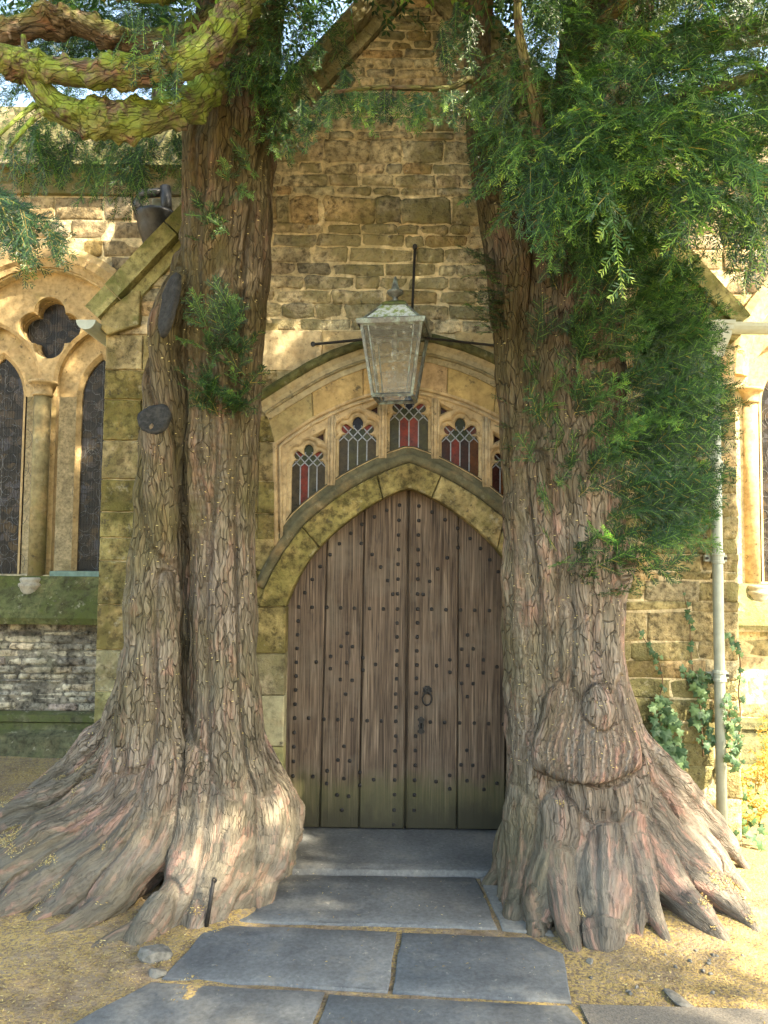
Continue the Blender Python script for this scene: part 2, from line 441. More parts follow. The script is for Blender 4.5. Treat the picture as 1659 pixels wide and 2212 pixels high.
MAT['glass'] = clear_glass('dusty_lantern_glass', .10, (.45, .45, .38))
def roof_glass():
    m = NT('mossy_roof_glass', .4, .5); p = m.pos()
    c = m.mix(m.mr(m.noise(p, 34, 7, .7), .45, .58, 0, 1), (.62, .66, .68), (.22, .30, .07))
    return m.done(c, m.bump(m.noise(p, 60, 5), .4, .006))
MAT['roofglass'] = roof_glass()

def flag_material():
    m = NT('blue_grey_flagstone', .75, .3); p = m.pos(); c0 = m.objcol()
    n1 = m.noise(p, 2.6, 5, .65, .5); n2 = m.noise(p, 55, 4, .7); n3 = m.noise(m.addv(p, (3, 3, 0)), 8, 5, .72)
    c = m.mix(1, c0, m.ramp(n1, [(.28, (.62, .62, .63)), (.72, (1.35, 1.34, 1.30))]), 'MULTIPLY')
    c = m.mix(1, c, m.ramp(n2, [(.3, (.72,)*3), (.7, (1.25,)*3)]), 'MULTIPLY')
    c = m.mix(m.mr(n3, .54, .70, 0, .5), c, (.20, .19, .165)); c = m.mix(m.mr(n3, .28, .40, .5, 0), c, (.07, .068, .062))
    c = m.mix(m.mr(m.noise(m.addv(p, (1, 8, 0)), 26, 5, .75), .63, .68, 0, .6), c, (.30, .29, .25))
    h = m.math('ADD', m.math('MULTIPLY', n1, .8), m.math('MULTIPLY', n2, .35)); h = m.math('ADD', h, m.math('MULTIPLY', n3, .7))
    return m.done(c, m.bump(h, .5, .014), m.mr(n3, .3, .7, .6, .85))
MAT['flag'] = flag_material()
def ground_material():
    m = NT('earth_with_litter', .95, .15); p = m.pos()
    n1 = m.noise(p, 1.7, 5, .65); n2 = m.noise(p, 75, 4, .7); n3 = m.noise(p, 16, 5, .7); n4 = m.noise(m.addv(p, (7, 7, 0)), 5, 4, .6)
    c = m.ramp(n3, [(.28, (.12, .088, .060)), (.5, (.23, .175, .125)), (.72, (.35, .28, .205))])
    c = m.mix(m.mr(n4, .5, .68, 0, .6), c, (.30, .245, .18))
    lit = m.math('MULTIPLY', m.mr(n1, .38, .54), m.mr(n2, .44, .54)); c = m.mix(m.math('MULTIPLY', lit, .9), c, (.46, .335, .13))
    c = m.mix(m.mr(m.noise(p, 140, 2, .6), .62, .70, 0, .7), c, (.05, .038, .028))
    h = m.math('ADD', n2, m.math('MULTIPLY', n3, 1.6))
    return m.done(c, m.bump(h, .9, .02))
MAT['ground'] = ground_material()
MAT['litter'] = leaf_material('yellow_yew_litter', [(0, (.20, .12, .05)), (.5, (.44, .31, .10)), (1, (.60, .50, .24))], .15, .7)
MAT['tarmac'] = plain('worn_tarmac', (.16, .145, .125), .9, 0, .2, .4, .7, 150, (.26, .22, .17), .5)
MAT['pebble'] = plain('grey_stone_chip', (.13, .125, .112), .85, 0, .3, .45, .9, 40, (.20, .19, .165), .6)
MAT['roof'] = stone_material('stone_slate', (.17, .15, .11), .4, (.1, .11, .03), .8, .8, .05, .4)

# ================================================================== GROUND
def flat_grid(x0, x1, y0, y1, nx, ny, zf):
    xs = np.linspace(x0, x1, nx); ys = np.linspace(y0, y1, ny); X, Y = np.meshgrid(xs, ys); Z = zf(X, Y)
    vs = np.stack([X.ravel(), Y.ravel(), Z.ravel()], 1)
    i = np.arange(nx*ny).reshape(ny, nx)
    q = np.stack([i[:-1, :-1].ravel(), i[:-1, 1:].ravel(), i[1:, 1:].ravel(), i[1:, :-1].ravel()], 1)
    return vs, q
def uneven(X, Y):
    n = fbm(np.stack([X.ravel()*2.2, Y.ravel()*2.2, X.ravel()*0], 1), 4).reshape(X.shape)
    near = np.exp(-((X/4)**2+((Y+1)/4)**2))
    path = np.clip((np.abs(X-.12)-.62)/.15, 0, 1)
    md = np.exp(-(((X+1.05)/.75)**2+((Y+.55)/.62)**2)**2)+np.exp(-(((X-1.12)/.66)**2+((Y+.58)/.55)**2)**2)
    return (n*.022*near+.045*md)*path + .003*(1-path)
# one sheet: a fine patch in the middle that widens to the horizon
g1 = np.r_[np.linspace(-150, -8, 8), np.linspace(-5, 5, 170), np.linspace(8, 150, 8)]
g2 = np.r_[np.linspace(-150, -8, 8), np.linspace(-6, 3, 150), np.linspace(6, 150, 8)]
X, Y = np.meshgrid(g1, g2); Z = uneven(X, Y)
idx = np.arange(X.size).reshape(X.shape)
gq = np.stack([idx[:-1, :-1].ravel(), idx[:-1, 1:].ravel(), idx[1:, 1:].ravel(), idx[1:, :-1].ravel()], 1)
gm = fast_mesh('ground', np.stack([X.ravel(), Y.ravel(), Z.ravel()], 1), gq, MAT['ground'])
go = link(bpy.data.objects.new('ground', gm)); tag(go, 'dry brown earth under the yews strewn with yellow litter', 'ground', kind='structure')

paving = thing('stone_path', 'path of worn blue grey flagstones leading to the oak door', 'path'); tag(paving, kind='structure')
def flagstone(pts, col, top=.014, thick=.06, edge=.007, name='flagstone'):
    """pts: (x, y) ground outline"""
    out = []
    n = len(pts)
    for i in range(n):                                   # wavy worn edges
        a, b = Vector(pts[i]), Vector(pts[(i+1) % n]); k = max(2, int((b-a).length/.09))
        for j in range(k):
            q = a.lerp(b, j/k)
            if j: q += Vector((random.uniform(-1, 1), random.uniform(-1, 1)))*.006
            out.append((q.x, q.y))
    out = ccw(out); ins = offset(out, edge)
    vs = [(x, y, top+random.uniform(-.0015, .0015)) for x, y in ins]+[(x, y, top-edge*.6) for x, y in out]+[(x, y, top-thick) for x, y in out]
    m = len(out); fs = []
    for t in tessellate_polygon([[Vector((x, y, 0)) for x, y in ins]]):
        a, b, c = (ins[i] for i in t); ar = (b[0]-a[0])*(c[1]-a[1])-(c[0]-a[0])*(b[1]-a[1])
        fs.append(tuple(t) if ar > 0 else tuple(t)[::-1])
    for i in range(m):
        j = (i+1) % m
        fs += [(i, m+i, m+j, j), (m+i, 2*m+i, 2*m+j, m+j)]
    return obj(name, vs, fs, MAT['flag'], paving, True, col)
def gpts(c, pts, z=.02): return [tuple(G(*V(c, x, y), z))[:2] for x, y in pts]
BG = (.112, .121, .129)
thr = gpts('M', [(560, 8), (1400, 40), (1340, 148), (600, 125)], .045)
fz = G(829, 1876, .045).y; flagstone([(-.95, .16), (1.12, .16), (1.05, fz-.01), (-.75, fz)], (.108, .112, .115), .040, .07, .010, 'threshold_slab')
q2 = gpts('M', [(700, 128), (1290, 145), (1368, 326), (425, 303)]); q2[0] = (q2[0][0]-.3, fz-.006); q2[1] = (q2[1][0], fz-.016); flagstone(q2, BG)
q3 = gpts('M', [(1305, 148), (1440, 150), (1560, 350), (1385, 330)]); flagstone(q3, (.16, .158, .15), .012)
flagstone(gpts('M', [(400, 314), (1028, 339), (998, 538), (236, 494)]), (.120, .129, .137))
flagstone(gpts('M', [(1046, 340), (1483, 358), (1590, 412), (1618, 574), (1014, 541)]), (.112, .122, .131))
r4 = gpts('M', [(200, 506), (785, 540)]); r4b = gpts('M', [(800, 548), (1604, 586)])
flagstone([r4[0], r4[1], (r4[1][0]-.09, -2.05), (r4[0][0]-.30, -2.05), (r4[0][0]-.20, -1.72)], (.135, .142, .147))
flagstone([r4b[0], r4b[1], (r4b[1][0]+.10, -2.05), (r4b[0][0]-.09, -2.05)], (.115, .124, .132))
xx = -1.1
for wd in (.75, .8, .7):
    flagstone([(xx, -2.07), (xx+wd-.02, -2.07), (xx+wd-.02, -2.9), (xx, -2.9)], (.135, .145, .155)); xx += wd
xx = -1.2
for wd in (.9, .7, .85):
    flagstone([(xx, -2.92), (xx+wd-.02, -2.92), (xx+wd-.02, -4.0), (xx, -4.0)], (.14, .148, .155)); xx += wd
t0 = gpts('M', [(1622, 578), (2400, 610)], .012)
mb = MB(); mb.add([(t0[0][0]+.02, t0[0][1]-.02, .012), (t0[0][0]+.12, -4.5, .012), (6, -4.5, .012), (6, t0[1][1]-.12, .012), (t0[1][0], t0[1][1], .012),
                   (t0[0][0]+.02, t0[0][1]-.02, -.05), (t0[0][0]+.12, -4.5, -.05), (6, -4.5, -.05), (6, t0[1][1]-.12, -.05), (t0[1][0], t0[1][1], -.05)],
                  [(0, 1, 2, 3, 4), (0, 5, 6, 1), (4, 9, 5, 0), (3, 8, 9, 4)])
o = mb.build('tarmac_path', MAT['tarmac'], None, False); tag(o, 'strip of worn grey tarmac beside the flagstones', 'path', kind='structure')

# ================================================================== CHURCH
church = thing('church', 'old stone church with gabled porch, arched oak door and leaded windows', 'church', (.2, 0, 0))
def part(name, mb, mat, color=None, smooth=False, parent=church): return mb.build(name, MAT[mat], parent, smooth, color)

PAL = [((.42, .355, .235), 5), ((.36, .315, .215), 4), ((.47, .39, .25), 4), ((.31, .275, .195), 3), ((.47, .33, .18), 1.2), ((.38, .34, .23), 3), ((.23, .21, .16), 1.5), ((.43, .345, .23), 2)]
def pick(pal):
    t = random.uniform(0, sum(w for _, w in pal))
    for c, w in pal:
        t -= w
        if t <= 0: break
    k = random.uniform(.85, 1.15); return tuple(v*k for v in c)
def rough_stone(parent, mat, x0, x1, z0, z1, yf, depth=.05, jit=.008, bulge=.006, color=None, name='stone', chip=.009):
    wd, ht = x1-x0, z1-z0
    eu = min(.22, .014/wd+.03); ev_ = min(.28, .012/ht+.03)
    us = [0, eu, random.uniform(.35, .65), 1-eu, 1]; vs_ = [0, ev_, 1-ev_, 1] if ht < .2 else [0, ev_, .5, 1-ev_, 1]
    nx, nz = len(us)-1, len(vs_)-1
    j = min(jit, .10*min(wd, ht)); vs = []; ix = {}
    tx, tz = random.uniform(-.006, .006), random.uniform(-.008, .004); sk = random.uniform(-.12, .12)*min(ht, .08)
    for b in range(nz+1):
        for a in range(nx+1):
            u, v = us[a], vs_[b]; edge = a in (0, nx) or b in (0, nz)
            x = x0+wd*u+(random.uniform(-j, j) if edge else 0)+sk*(v-.5); z = z0+ht*v+(random.uniform(-j, j) if edge else 0)
            if a in (0, nx) and b in (0, nz):
                x += (.5-u)*min(.10*wd, chip*random.uniform(.3, 1.8)); z += (.5-v)*min(.22*ht, chip*random.uniform(.3, 1.8))
            y = yf+tx*(u-.5)*2+tz*(v-.5)*2+(chip*random.uniform(.5, 1.1) if edge else random.uniform(-bulge, bulge*.5))
            ix[a, b] = len(vs); vs.append((x, y, z))
    fs = [(ix[a, b], ix[a+1, b], ix[a+1, b+1], ix[a, b+1]) for b in range(nz) for a in range(nx)]
    ring = [(a, 0) for a in range(nx)]+[(nx, b) for b in range(nz)]+[(a, nz) for a in range(nx, 0, -1)]+[(0, b) for b in range(nz, 0, -1)]
    base = len(vs)
    for a, b in ring:
        x, y, z = vs[ix[a, b]]; vs.append((x, yf+depth, z))
    m = len(ring)
    for k in range(m):
        fs.append((ix[ring[k]], base+k, base+(k+1) % m, ix[ring[(k+1) % m]]))
    return obj(name, vs, fs, MAT[mat], parent, True, color or pick(PAL))
def ashlar(parent, x0, x1, z0, z1, yf=-.012, depth=.08, color=(.27, .23, .10), mat='ashlar', gap=.003, ch=.005, name='ashlar_block'):
    poly = [(x0+gap, z0+gap), (x1-gap, z0+gap), (x1-gap, z1-gap), (x0+gap, z1-gap)]
    pts = []
    for i in range(4):
        a, b = Vector(poly[i]), Vector(poly[(i+1) % 4])
        for k in range(4):
            q = a.lerp(b, k/4); jj = .0028 if k else .001
            pts.append((q.x+random.uniform(-jj, jj), q.y+random.uniform(-jj, jj)))
    m = MB(); plate(m, pts, [], yf+random.uniform(-.003, .003), yf+depth, ch)
    k = random.uniform(.88, 1.12)
    return m.build(name, MAT[mat], parent, False, tuple(c*k for c in color))
def zv(y, Y=0.0, x=829.5): return P(x, y, Y).z
def xv(x, Y=0.0, y=1106): return P(x, y, Y).x

# --- key outlines on the porch front (world x, z)
XL, XR = xv(219), xv(1592)                      # porch corners
APX = P(905, -17); SLOPE = 1.13
def rakeL(z): return APX.x-(APX.z-z)/SLOPE
def rakeR(z): return APX.x+(APX.z-z)/SLOPE
door_c = P(*V('D', 872, 1000), 0).x
intr_L = XZ('D', [(218, 787), (255, 690), (300, 605), (345, 535), (400, 466), (450, 417), (505, 368), (570, 315), (640, 265), (720, 217), (800, 178), (880, 150)])
apex_i = intr_L[-1]
intr = list(intr_L)+[(2*apex_i[0]-x, z) for x, z in intr_L[::-1][1:]]
extr_L = XZ('D', [(70, 790), (100, 690), (145, 595), (200, 500), (250, 430), (310, 350), (370, 295), (430, 248), (500, 195), (570, 150), (640, 112), (720, 72), (800, 38), (880, 10)])
apex_e = extr_L[-1]
extr = list(extr_L)+[(2*apex_i[0]-x, z) for x, z in extr_L[::-1][1:]]
SPR = intr_L[0][1]                              # springing height
JL, JR = intr[0][0], intr[-1][0]
# tracery band outer outline
tr_top_L = XZ('B', [(92, 405), (200, 325), (330, 240), (450, 178), (600, 112), (740, 68), (880, 35), (1000, 18)])
AX = apex_i[0]
def mirr(p): return [(2*AX-x, z) for x, z in p[::-1]]
tr_top_L[-1] = (AX, tr_top_L[-1][1])
tr_top = tr_top_L+mirr(tr_top_L)[1:]
tr_bot_z = P(*V('B', 140, 1080)).z
trL = (tr_top[0][0]+xv(V('B', 128, 1080)[0], 0, V('B', 128, 1080)[1]))/2; trR = 2*AX-trL

# --- porch wall core with the opening for door and tracery
core = MB()
zb = -.3
outer = [(XL, zb), (XR, zb), (XR, zv(690)), (rakeR(zv(690)), zv(690)), (APX.x, APX.z), (rakeL(zv(690)), zv(690)), (XL, zv(690))]
opening = [(JL-.02, zb+.02)]+[(JL-.02, SPR)]+[(trL+.02, tr_bot_z)]+[(x, z-.01) for x, z in resample(tr_top, 24)]+[(trR-.02, tr_bot_z), (JR+.02, SPR), (JR+.02, zb+.02)]
plate(core, outer, [opening], .004, .40, 0)
porch = part('porch_wall', core, 'mortar')
# returns, floor and roof that close the porch (dark inside)
mb = MB()
YN = 1.9
for x in (XL+.175, XR-.175): mb.box((x, (.41+YN+.3)/2, 1.35), (.17, (YN+.3-.41)/2, 1.65))
part('side_wall', mb, 'mortar')
mb = MB(); ev = zv(690)
for s, r in ((-1, rakeL), (1, rakeR)):
    ex = APX.x+s*((APX.z-ev)/SLOPE+.10); ez = ev-.10*SLOPE
    a = [(APX.x, .28, APX.z+.03), (ex, .28, ez+.03), (ex, YN+2, ez+.03), (APX.x, YN+2, APX.z+.03)]
    b = [(x, y, z-.08) for x, y, z in a]
    f = [(0, 1, 2, 3), (7, 6, 5, 4), (0, 4, 5, 1), (1, 5, 6, 2), (2, 6, 7, 3), (3, 7, 4, 0)]
    mb.add(a+b, [q if s < 0 else q[::-1] for q in f])
part('porch_roof', mb, 'roof')

# --- gable rubble
rows = [-14, 14, 33, 47, 66, 88, 107, 125, 147, 167, 189, 219, 250, 283, 302, 353, 377, 404, 424, 484, 507, 535, 570, 597, 627, 657, 690, 718]
big = {(302, 353): [120, 385, 705, 925, 1212, 1400, 1600], (424, 484): [60, 158, 370, 742, 925, 1268, 1552, 1720]}
hood_L = XZ('A', [(70, 985), (160, 925), (260, 862), (380, 790), (500, 732), (640, 680), (800, 640), (926, 628)])
hood_L[-1] = (AX, hood_L[-1][1])
hood = hood_L+mirr(hood_L)[1:]
def hood_z(x): return float(np.interp(x, [p[0] for p in hood], [p[1] for p in hood], left=-9, right=-9))
ns = 0
for a, b in zip(rows[:-1], rows[1:]):
    z1, z0 = zv(a), zv(b); zm = (z0+z1)/2
    xl = max(XL, rakeL(zm)); xr = min(XR, rakeR(zm))
    if (a, b) in big: xs = [xv(564.1+.32*e) for e in big[(a, b)]]; xs = [xl]+[x for x in xs if xl+.05 < x < xr-.05]+[xr]
    else:
        xs = [xl]
        while xs[-1] < xr-.05:
            h = z1-z0; xs.append(xs[-1]+random.uniform(1.4, 4.2)*max(h, .06))
        xs[-1] = xr
    for x0, x1 in zip(xs[:-1], xs[1:]):
        if x1-x0 < .03: continue
        xm = (x0+x1)/2
        if zm < hood_z(xm)-.03 or xm < xv(520) and zm < 2.4 or (xm < xv(300)): continue
        g = random.uniform(.003, .007); dz = random.uniform(-.004, .004)
        c = pick(PAL)
        if (a, b) == (424, 484): c = [(.38, .3, .17), (.34, .3, .19), (.43, .32, .18), (.39, .3, .17), (.21, .185, .13), (.25, .225, .145), (.33, .28, .17), (.33, .28, .17)][min(7, xs.index(x0))]
        rough_stone(porch, 'rubble', x0+g, x1-g, z0+g*.8+dz, z1-g*.8+dz, -.004+random.uniform(-.005, .004), .05, .014, .005, c, 'stone', .006); ns += 1

# --- corner blocks and ashlar, left of the door
OL = [(.21, .172, .08), (.17, .145, .056), (.155, .132, .05), (.24, .195, .10)]
qy = [700, 730, 806, 870, 958, 1042, 1112, 1168, 1218, 1312, 1410, 1500, 1575, 1660, 1830]
for i, (a, b) in enumerate(zip(qy[:-1], qy[1:])):
    z1, z0 = zv(a), zv(b)
    ccol = [(.42, .35, .23), (.32, .26, .14), (.19, .155, .06), (.165, .14, .052), (.26, .21, .11), (.17, .145, .055), (.18, .155, .06), (.20, .17, .068), (.18, .155, .062), (.20, .155, .066), (.31, .28, .18), (.26, .245, .12), (.22, .2, .08), (.2, .18, .07)][i]
    xe = xv(300 if i % 2 else 328); ashlar(porch, XL-.004, xe, z0, z1, -.014, .10, ccol)
    xs = [xe, xv(430), xv(556)]
    if z0 > zv(1300): xs += [trL-.01 if z0 > tr_bot_z-.05 else extr_L[0][0]-.01]
    for x0, x1 in zip(xs[:-1], xs[1:]): 
        if x1-x0 > .03: ashlar(porch, x0, x1, z0, z1, -.012, .10, random.choice(OL))
ashlar(porch, xv(548), extr_L[0][0]+.10, zv(1312), zv(1235), -.005, .05, OL[1]); ashlar(porch, xv(548), trL+.06, zv(1235), zv(1164), -.005, .05, OL[0])
# big smooth blocks left of and above the hood
for (x0, x1, a, b, c) in [(470, 556, 718, 800, (.36, .3, .19)), (556, 690, 716, 806, (.40, .32, .20)), (470, 640, 803, 905, (.34, .29, .17)), (690, 800, 716, 770, (.38, .29, .16)),
                          (980, 1080, 716, 775, (.36, .28, .15)), (1080, 1250, 718, 820, (.34, .28, .16)), (1080, 1330, 820, 930, (.34, .28, .16)), (1250, 1420, 718, 820, (.33, .27, .15))]:
    ashlar(porch, xv(x0), xv(x1), zv(b), zv(a), -.010, .03, c, 'dressed')
for a, b in zip([718, 790, 870, 958], [790, 870, 958, 1010]): ashlar(porch, xv(330), xv(470), zv(b), zv(a), -.010, .03, OL[0])
# right of the door
ry = [700, 760, 820, 880, 935, 1000, 1058, 1110, 1156, 1190, 1229, 1248, 1293, 1315, 1379, 1419, 1461, 1503, 1555, 1600, 1650, 1720, 1830]
YEL = [((.33, .265, .14), 3), ((.28, .235, .115), 3), ((.37, .27, .14), 2), ((.25, .215, .105), 2), ((.34, .29, .18), 2)]
for i, (a, b) in enumerate(zip(ry[:-1], ry[1:])):
    z1, z0 = zv(a), zv(b); x = 2*AX-extr_L[0][0]+.02 if z0 < tr_bot_z else trR+.02
    xs = [x]
    while xs[-1] < XR-.1: xs.append(xs[-1]+random.uniform(.2, .5))
    xs[-1] = XR
    for x0, x1 in zip(xs[:-1], xs[1:]):
        if x1-x0 > .04: rough_stone(porch, 'rubble' if i % 3 else 'ashlar', x0+.001, x1-.001, z0+.001, z1-.001, -.002, .05, .008, .005, pick(YEL), 'stone', .004)

# --- door arch
arch = MB(); arch.add([], [])
dj = part('door_arch', (lambda m: (sweep(m, [(JL-.07, zb+.05), (JL-.07, SPR-.01)], [(-.05, .06), (-.05, .20), (.05, .20), (.05, .06)]), m)[1])(MB()), 'dressed', (.33, .26, .18))
I = resample(intr, 120); E_ = resample(extr, 120)
def tfor(curve, x): return int(np.argmin(np.abs(curve[:, 0]-x)))
def ring_t(c, pts, Y=0):
    r = []
    for (xe, ye), (xi, yi) in pts:
        r.append((tfor(E_, P(*V(c, xe, ye), Y).x), tfor(I, P(*V(c, xi, yi), Y).x)))
    return r
js = [(0, 0)]+ring_t('D', [((308, 352), (402, 440)), ((700, 80), (745, 192)), ((1060, 95), (1005, 185)), ((1400, 430), (1352, 462))])+[(119, 119)]
vcol = [(.165, .138, .048), (.18, .15, .055), (.18, .145, .058), (.22, .175, .08), (.18, .145, .058)]
for k in range(len(js)-1):
    (e0, i0), (e1, i1) = js[k], js[k+1]
    poly = [tuple(p) for p in E_[e0:e1+1]]+[tuple(p) for p in I[i0:i1+1][::-1]]
    g = .0025; poly = offset(ccw(poly), g)
    m = MB(); plate(m, poly, [], -.030, .20, .006); m.build('voussoir', MAT['ashlar'], dj, False, vcol[k])
# jamb blocks below the springing
for side in (0, 1):
    for k, (a, b) in enumerate([(787, 1040), (1040, 1265), (1265, 1540), (1540, 1830), (1830, 2060)]):
        z1 = SPR-.002 if k == 0 else P(*V('D', 200, a)).z; z0 = P(*V('D', 200, b)).z
        x0, x1 = extr_L[0][0]-.05-(.02 if k % 2 else 0), JL
        if side: x0, x1 = 2*AX-x1, 2*AX-x0
        cc = [(.23, .18, .075), (.33, .28, .18), (.34, .31, .19), (.27, .26, .12), (.22, .22, .11)][k]
        m = MB(); plate(m, [(x0+.002, z0+.002), (x1, z0+.002), (x1, z1-.002), (x0+.002, z1-.002)], [], -.022, .20, .006)
        m.build('jamb_block', MAT['ashlar' if k < 2 else 'dressed'], dj, False, cc)

# --- green roll moulding over the arch and the tracery band
trac = MB()
roll = [(x, z) for x, z in extr[1:-1]]
prof = [(-.002, .05), (-.002, -.012), (.012, -.030), (.034, -.040), (.052, -.028), (.060, -.006), (.078, .0), (.095, .012), (.105, .03), (.105, .08), (.02, .09)]
sweep(trac, resample(roll, 80), [(a, y) for a, y in prof][::-1])
window = part('tracery_window', trac, 'dressed', (.10, .092, .055), True)

BOT = resample([(x, z) for x, z in extr], 160)
def off_curve(curve, d):
    out = []
    for i in range(len(curve)):
        a = curve[max(0, i-1)]; b = curve[min(len(curve)-1, i+1)]; t = np.array(b)-np.array(a); t = t/np.linalg.norm(t)
        out.append((curve[i][0]-t[1]*d, curve[i][1]+t[0]*d))
    return np.array(out)
BOT2 = off_curve(BOT, .095)
def bot_z(x, d=.0): return float(np.interp(x, BOT2[:, 0], BOT2[:, 1]))+d
def star(c, circles, polys, angs):
    """outline of a union of ellipses and outlines as seen from c (kept simple: one radius per angle)"""
    out = []
    for t in angs:
        dx, dz = math.cos(t), math.sin(t); best = 0
        for (ox, oz, rx, rz) in circles:
            ax, az = (c[0]-ox)/rx, (c[1]-oz)/rz; bx_, bz_ = dx/rx, dz/rz
            A, B, C_ = bx_*bx_+bz_*bz_, 2*(ax*bx_+az*bz_), ax*ax+az*az-1; D = B*B-4*A*C_
            if D > 0: best = max(best, (-B+math.sqrt(D))/(2*A))
        for pl in polys:
            for i in range(len(pl)):
                x0, z0 = pl[i]; x1, z1 = pl[(i+1) % len(pl)]; ex, ez = x1-x0, z1-z0; den = dx*ez-dz*ex
                if abs(den) < 1e-12: continue
                k = ((x0-c[0])*ez-(z0-c[1])*ex)/den; u = ((x0-c[0])*dz-(z0-c[1])*dx)/den
                if k > 0 and -1e-9 <= u <= 1+1e-9: best = max(best, k)
        out.append((c[0]+dx*best, c[1]+dz*best))
    return out
def light_outline(cx, w, zs, grow=0.0, n=9, base=0.0):
    g = grow; c = (cx, zs+.20*w); xl, xr = cx-w/2-g, cx+w/2+g
    zb0, zb1 = (bot_z(min(max(x, BOT2[0, 0]), BOT2[-1, 0]), .012-g*.35) for x in (xl, xr)); zbm = bot_z(cx, .012-g*.35)
    body = [(xl, zb0), (cx, zbm), (xr, zb1), (xr, zs+.02*w), (xr-.07*w, zs+.13*w), (cx+.2*w+g, zs+.22*w), (cx, zs+.4*w), (cx-.2*w-g, zs+.22*w), (xl+.07*w, zs+.13*w), (xl, zs+.02*w)]
    ref = [(cx-w/2, bot_z(cx-w/2)), (cx, bot_z(cx)), (cx+w/2, bot_z(cx+w/2)), (cx+w/2, zs+.02*w), (cx-w/2, zs+.02*w), (cx+.43*w, zs+.13*w), (cx-.43*w, zs+.13*w)]
    fix = [math.atan2(z-c[1], x-c[0]) for x, z in body[:4]+[body[9]]]
    angs = sorted(set([2*PI*k/84-PI+.001 for k in range(84)]))
    for i, f in enumerate(fix): angs[min(range(84), key=lambda k: abs(angs[k]-f))] = f
    return star(c, [(cx+s*.315*w, zs+.31*w, .125*w+g, .125*w+g) for s in (-1, 1)]+[(cx, zs+.45*w, .145*w+g, .19*w+g)], [body], sorted(angs))
def bx(x, y=500): return P(*V('B', x, y), 0).x
def bz(y, x=1000): return P(*V('B', x, y), 0).z
L1 = (bx(316), bx(430)-bx(203), bz(545, 316)); L2 = (bx(648), bx(775)-bx(522), bz(372, 648)); L3 = (AX, bx(1140)-bx(878), bz(232))
lights = [L1, L2, L3, (2*AX-L2[0], L2[1], L2[2]), (2*AX-L1[0], L1[1], L1[2])]
frame = [(trL, tr_bot_z)]+[tuple(p) for p in resample(tr_top, 40)]+[(trR, tr_bot_z)]+[tuple(p) for p in off_curve(BOT, .06)[8:-8][::-1] if trL < p[0] < trR]
H1 = [light_outline(*l) for l in lights]; H2 = [light_outline(l[0], l[1], l[2], .026) for l in lights]
eyes = []
for (ex, ey) in [(398, 350), (765, 165)]:
    q = P(*V('B', ex, ey), 0); w_ = .019
    t = [(q.x-w_*1.3, q.z-w_*.1), (q.x+w_*.9, q.z-w_*1.2), (q.x+w_*.9, q.z+w_*1.1)]
    eyes += [t, [(2*AX-x, z) for x, z in t]]
m = MB(); plate(m, frame, H1+eyes, .030, .075, .010, None, [light_outline(l[0], l[1], l[2], .011) for l in lights]+[offset(ccw(e), -.006) for e in eyes]); m.build('tracery', MAT['dressed'], window, False, (.40, .31, .185))
fr2 = [(trL+.004, tr_bot_z+.01)]+[tuple(p) for p in resample([(x, z-.004) for x, z in tr_top], 40)]+[(trR-.004, tr_bot_z+.01)]+[tuple(p) for p in off_curve(BOT, .085)[8:-8][::-1] if trL+.01 < p[0] < trR-.01]
m = MB(); plate(m, fr2, H2+[offset(ccw(e), -.008) for e in eyes], .004, .029, .010, None, [light_outline(l[0], l[1], l[2], .037) for l in lights]+[offset(ccw(e), -.014) for e in eyes]); m.build('tracery', MAT['dressed'], window, False, (.42, .32, .19))
m = MB(); plate(m, [(trL-.01, tr_bot_z-.02)]+[tuple(p) for p in resample([(x, z+.01) for x, z in tr_top], 40)]+[(trR+.01, tr_bot_z-.02)]+[tuple(p) for p in off_curve(BOT, .03)[2:-2][::-1] if trL-.01 < p[0] < trR+.01], [], .080, .10, 0); m.build('backing', MAT['dressed'], window, False, (.16, .14, .09))
for q in ([(trL, tr_bot_z), (bx(198), bot_z(bx(198))), (bx(198), L1[2]), (trL, L1[2])],):
    for q2 in (q, [(2*AX-x, z) for x, z in q]):
        m = MB(); plate(m, q2, [], .034, .07, 0); m.build('tracery', MAT['dressed'], window, False, (.40, .31, .185))
# mouldings: outer frame roll, mullions between the lights
fpath = [(trL, tr_bot_z-.01)]+[tuple(p) for p in resample(tr_top, 60)]+[(trR, tr_bot_z-.01)]
for d, r, col in ((.0, .013, (.42, .32, .19)), (-.030, .009, (.40, .31, .19))):
    m = MB(); c8 = [(d+r*math.cos(t), -.004-r*.9*math.sin(t)) for t in np.linspace(0, PI, 7)]
    sweep(m, fpath, [(d-r, .02)]+c8[::-1]+[(d+r, .02)]); m.build('frame_moulding', MAT['dressed'], window, True, col)
for k in range(4):
    xm = (lights[k][0]+lights[k][1]/2+lights[k+1][0]-lights[k+1][1]/2)/2
    zt = float(np.interp(xm, [p[0] for p in tr_top], [p[1] for p in tr_top]))-.02; z0 = bot_z(xm)-.02
    m = MB()
    for dx, r in ((-.017, .006), (0, .011), (.017, .006)):
        c8 = [(dx+r*math.cos(t), .001-r*.9*math.sin(t)) for t in np.linspace(0, PI, 6)]
        sweep(m, [(xm, z0), (xm, zt)], [(dx-r, .02)]+c8[::-1]+[(dx+r, .02)])
    m.build('mullion', MAT['dressed'], window, True, (.40, .315, .20))
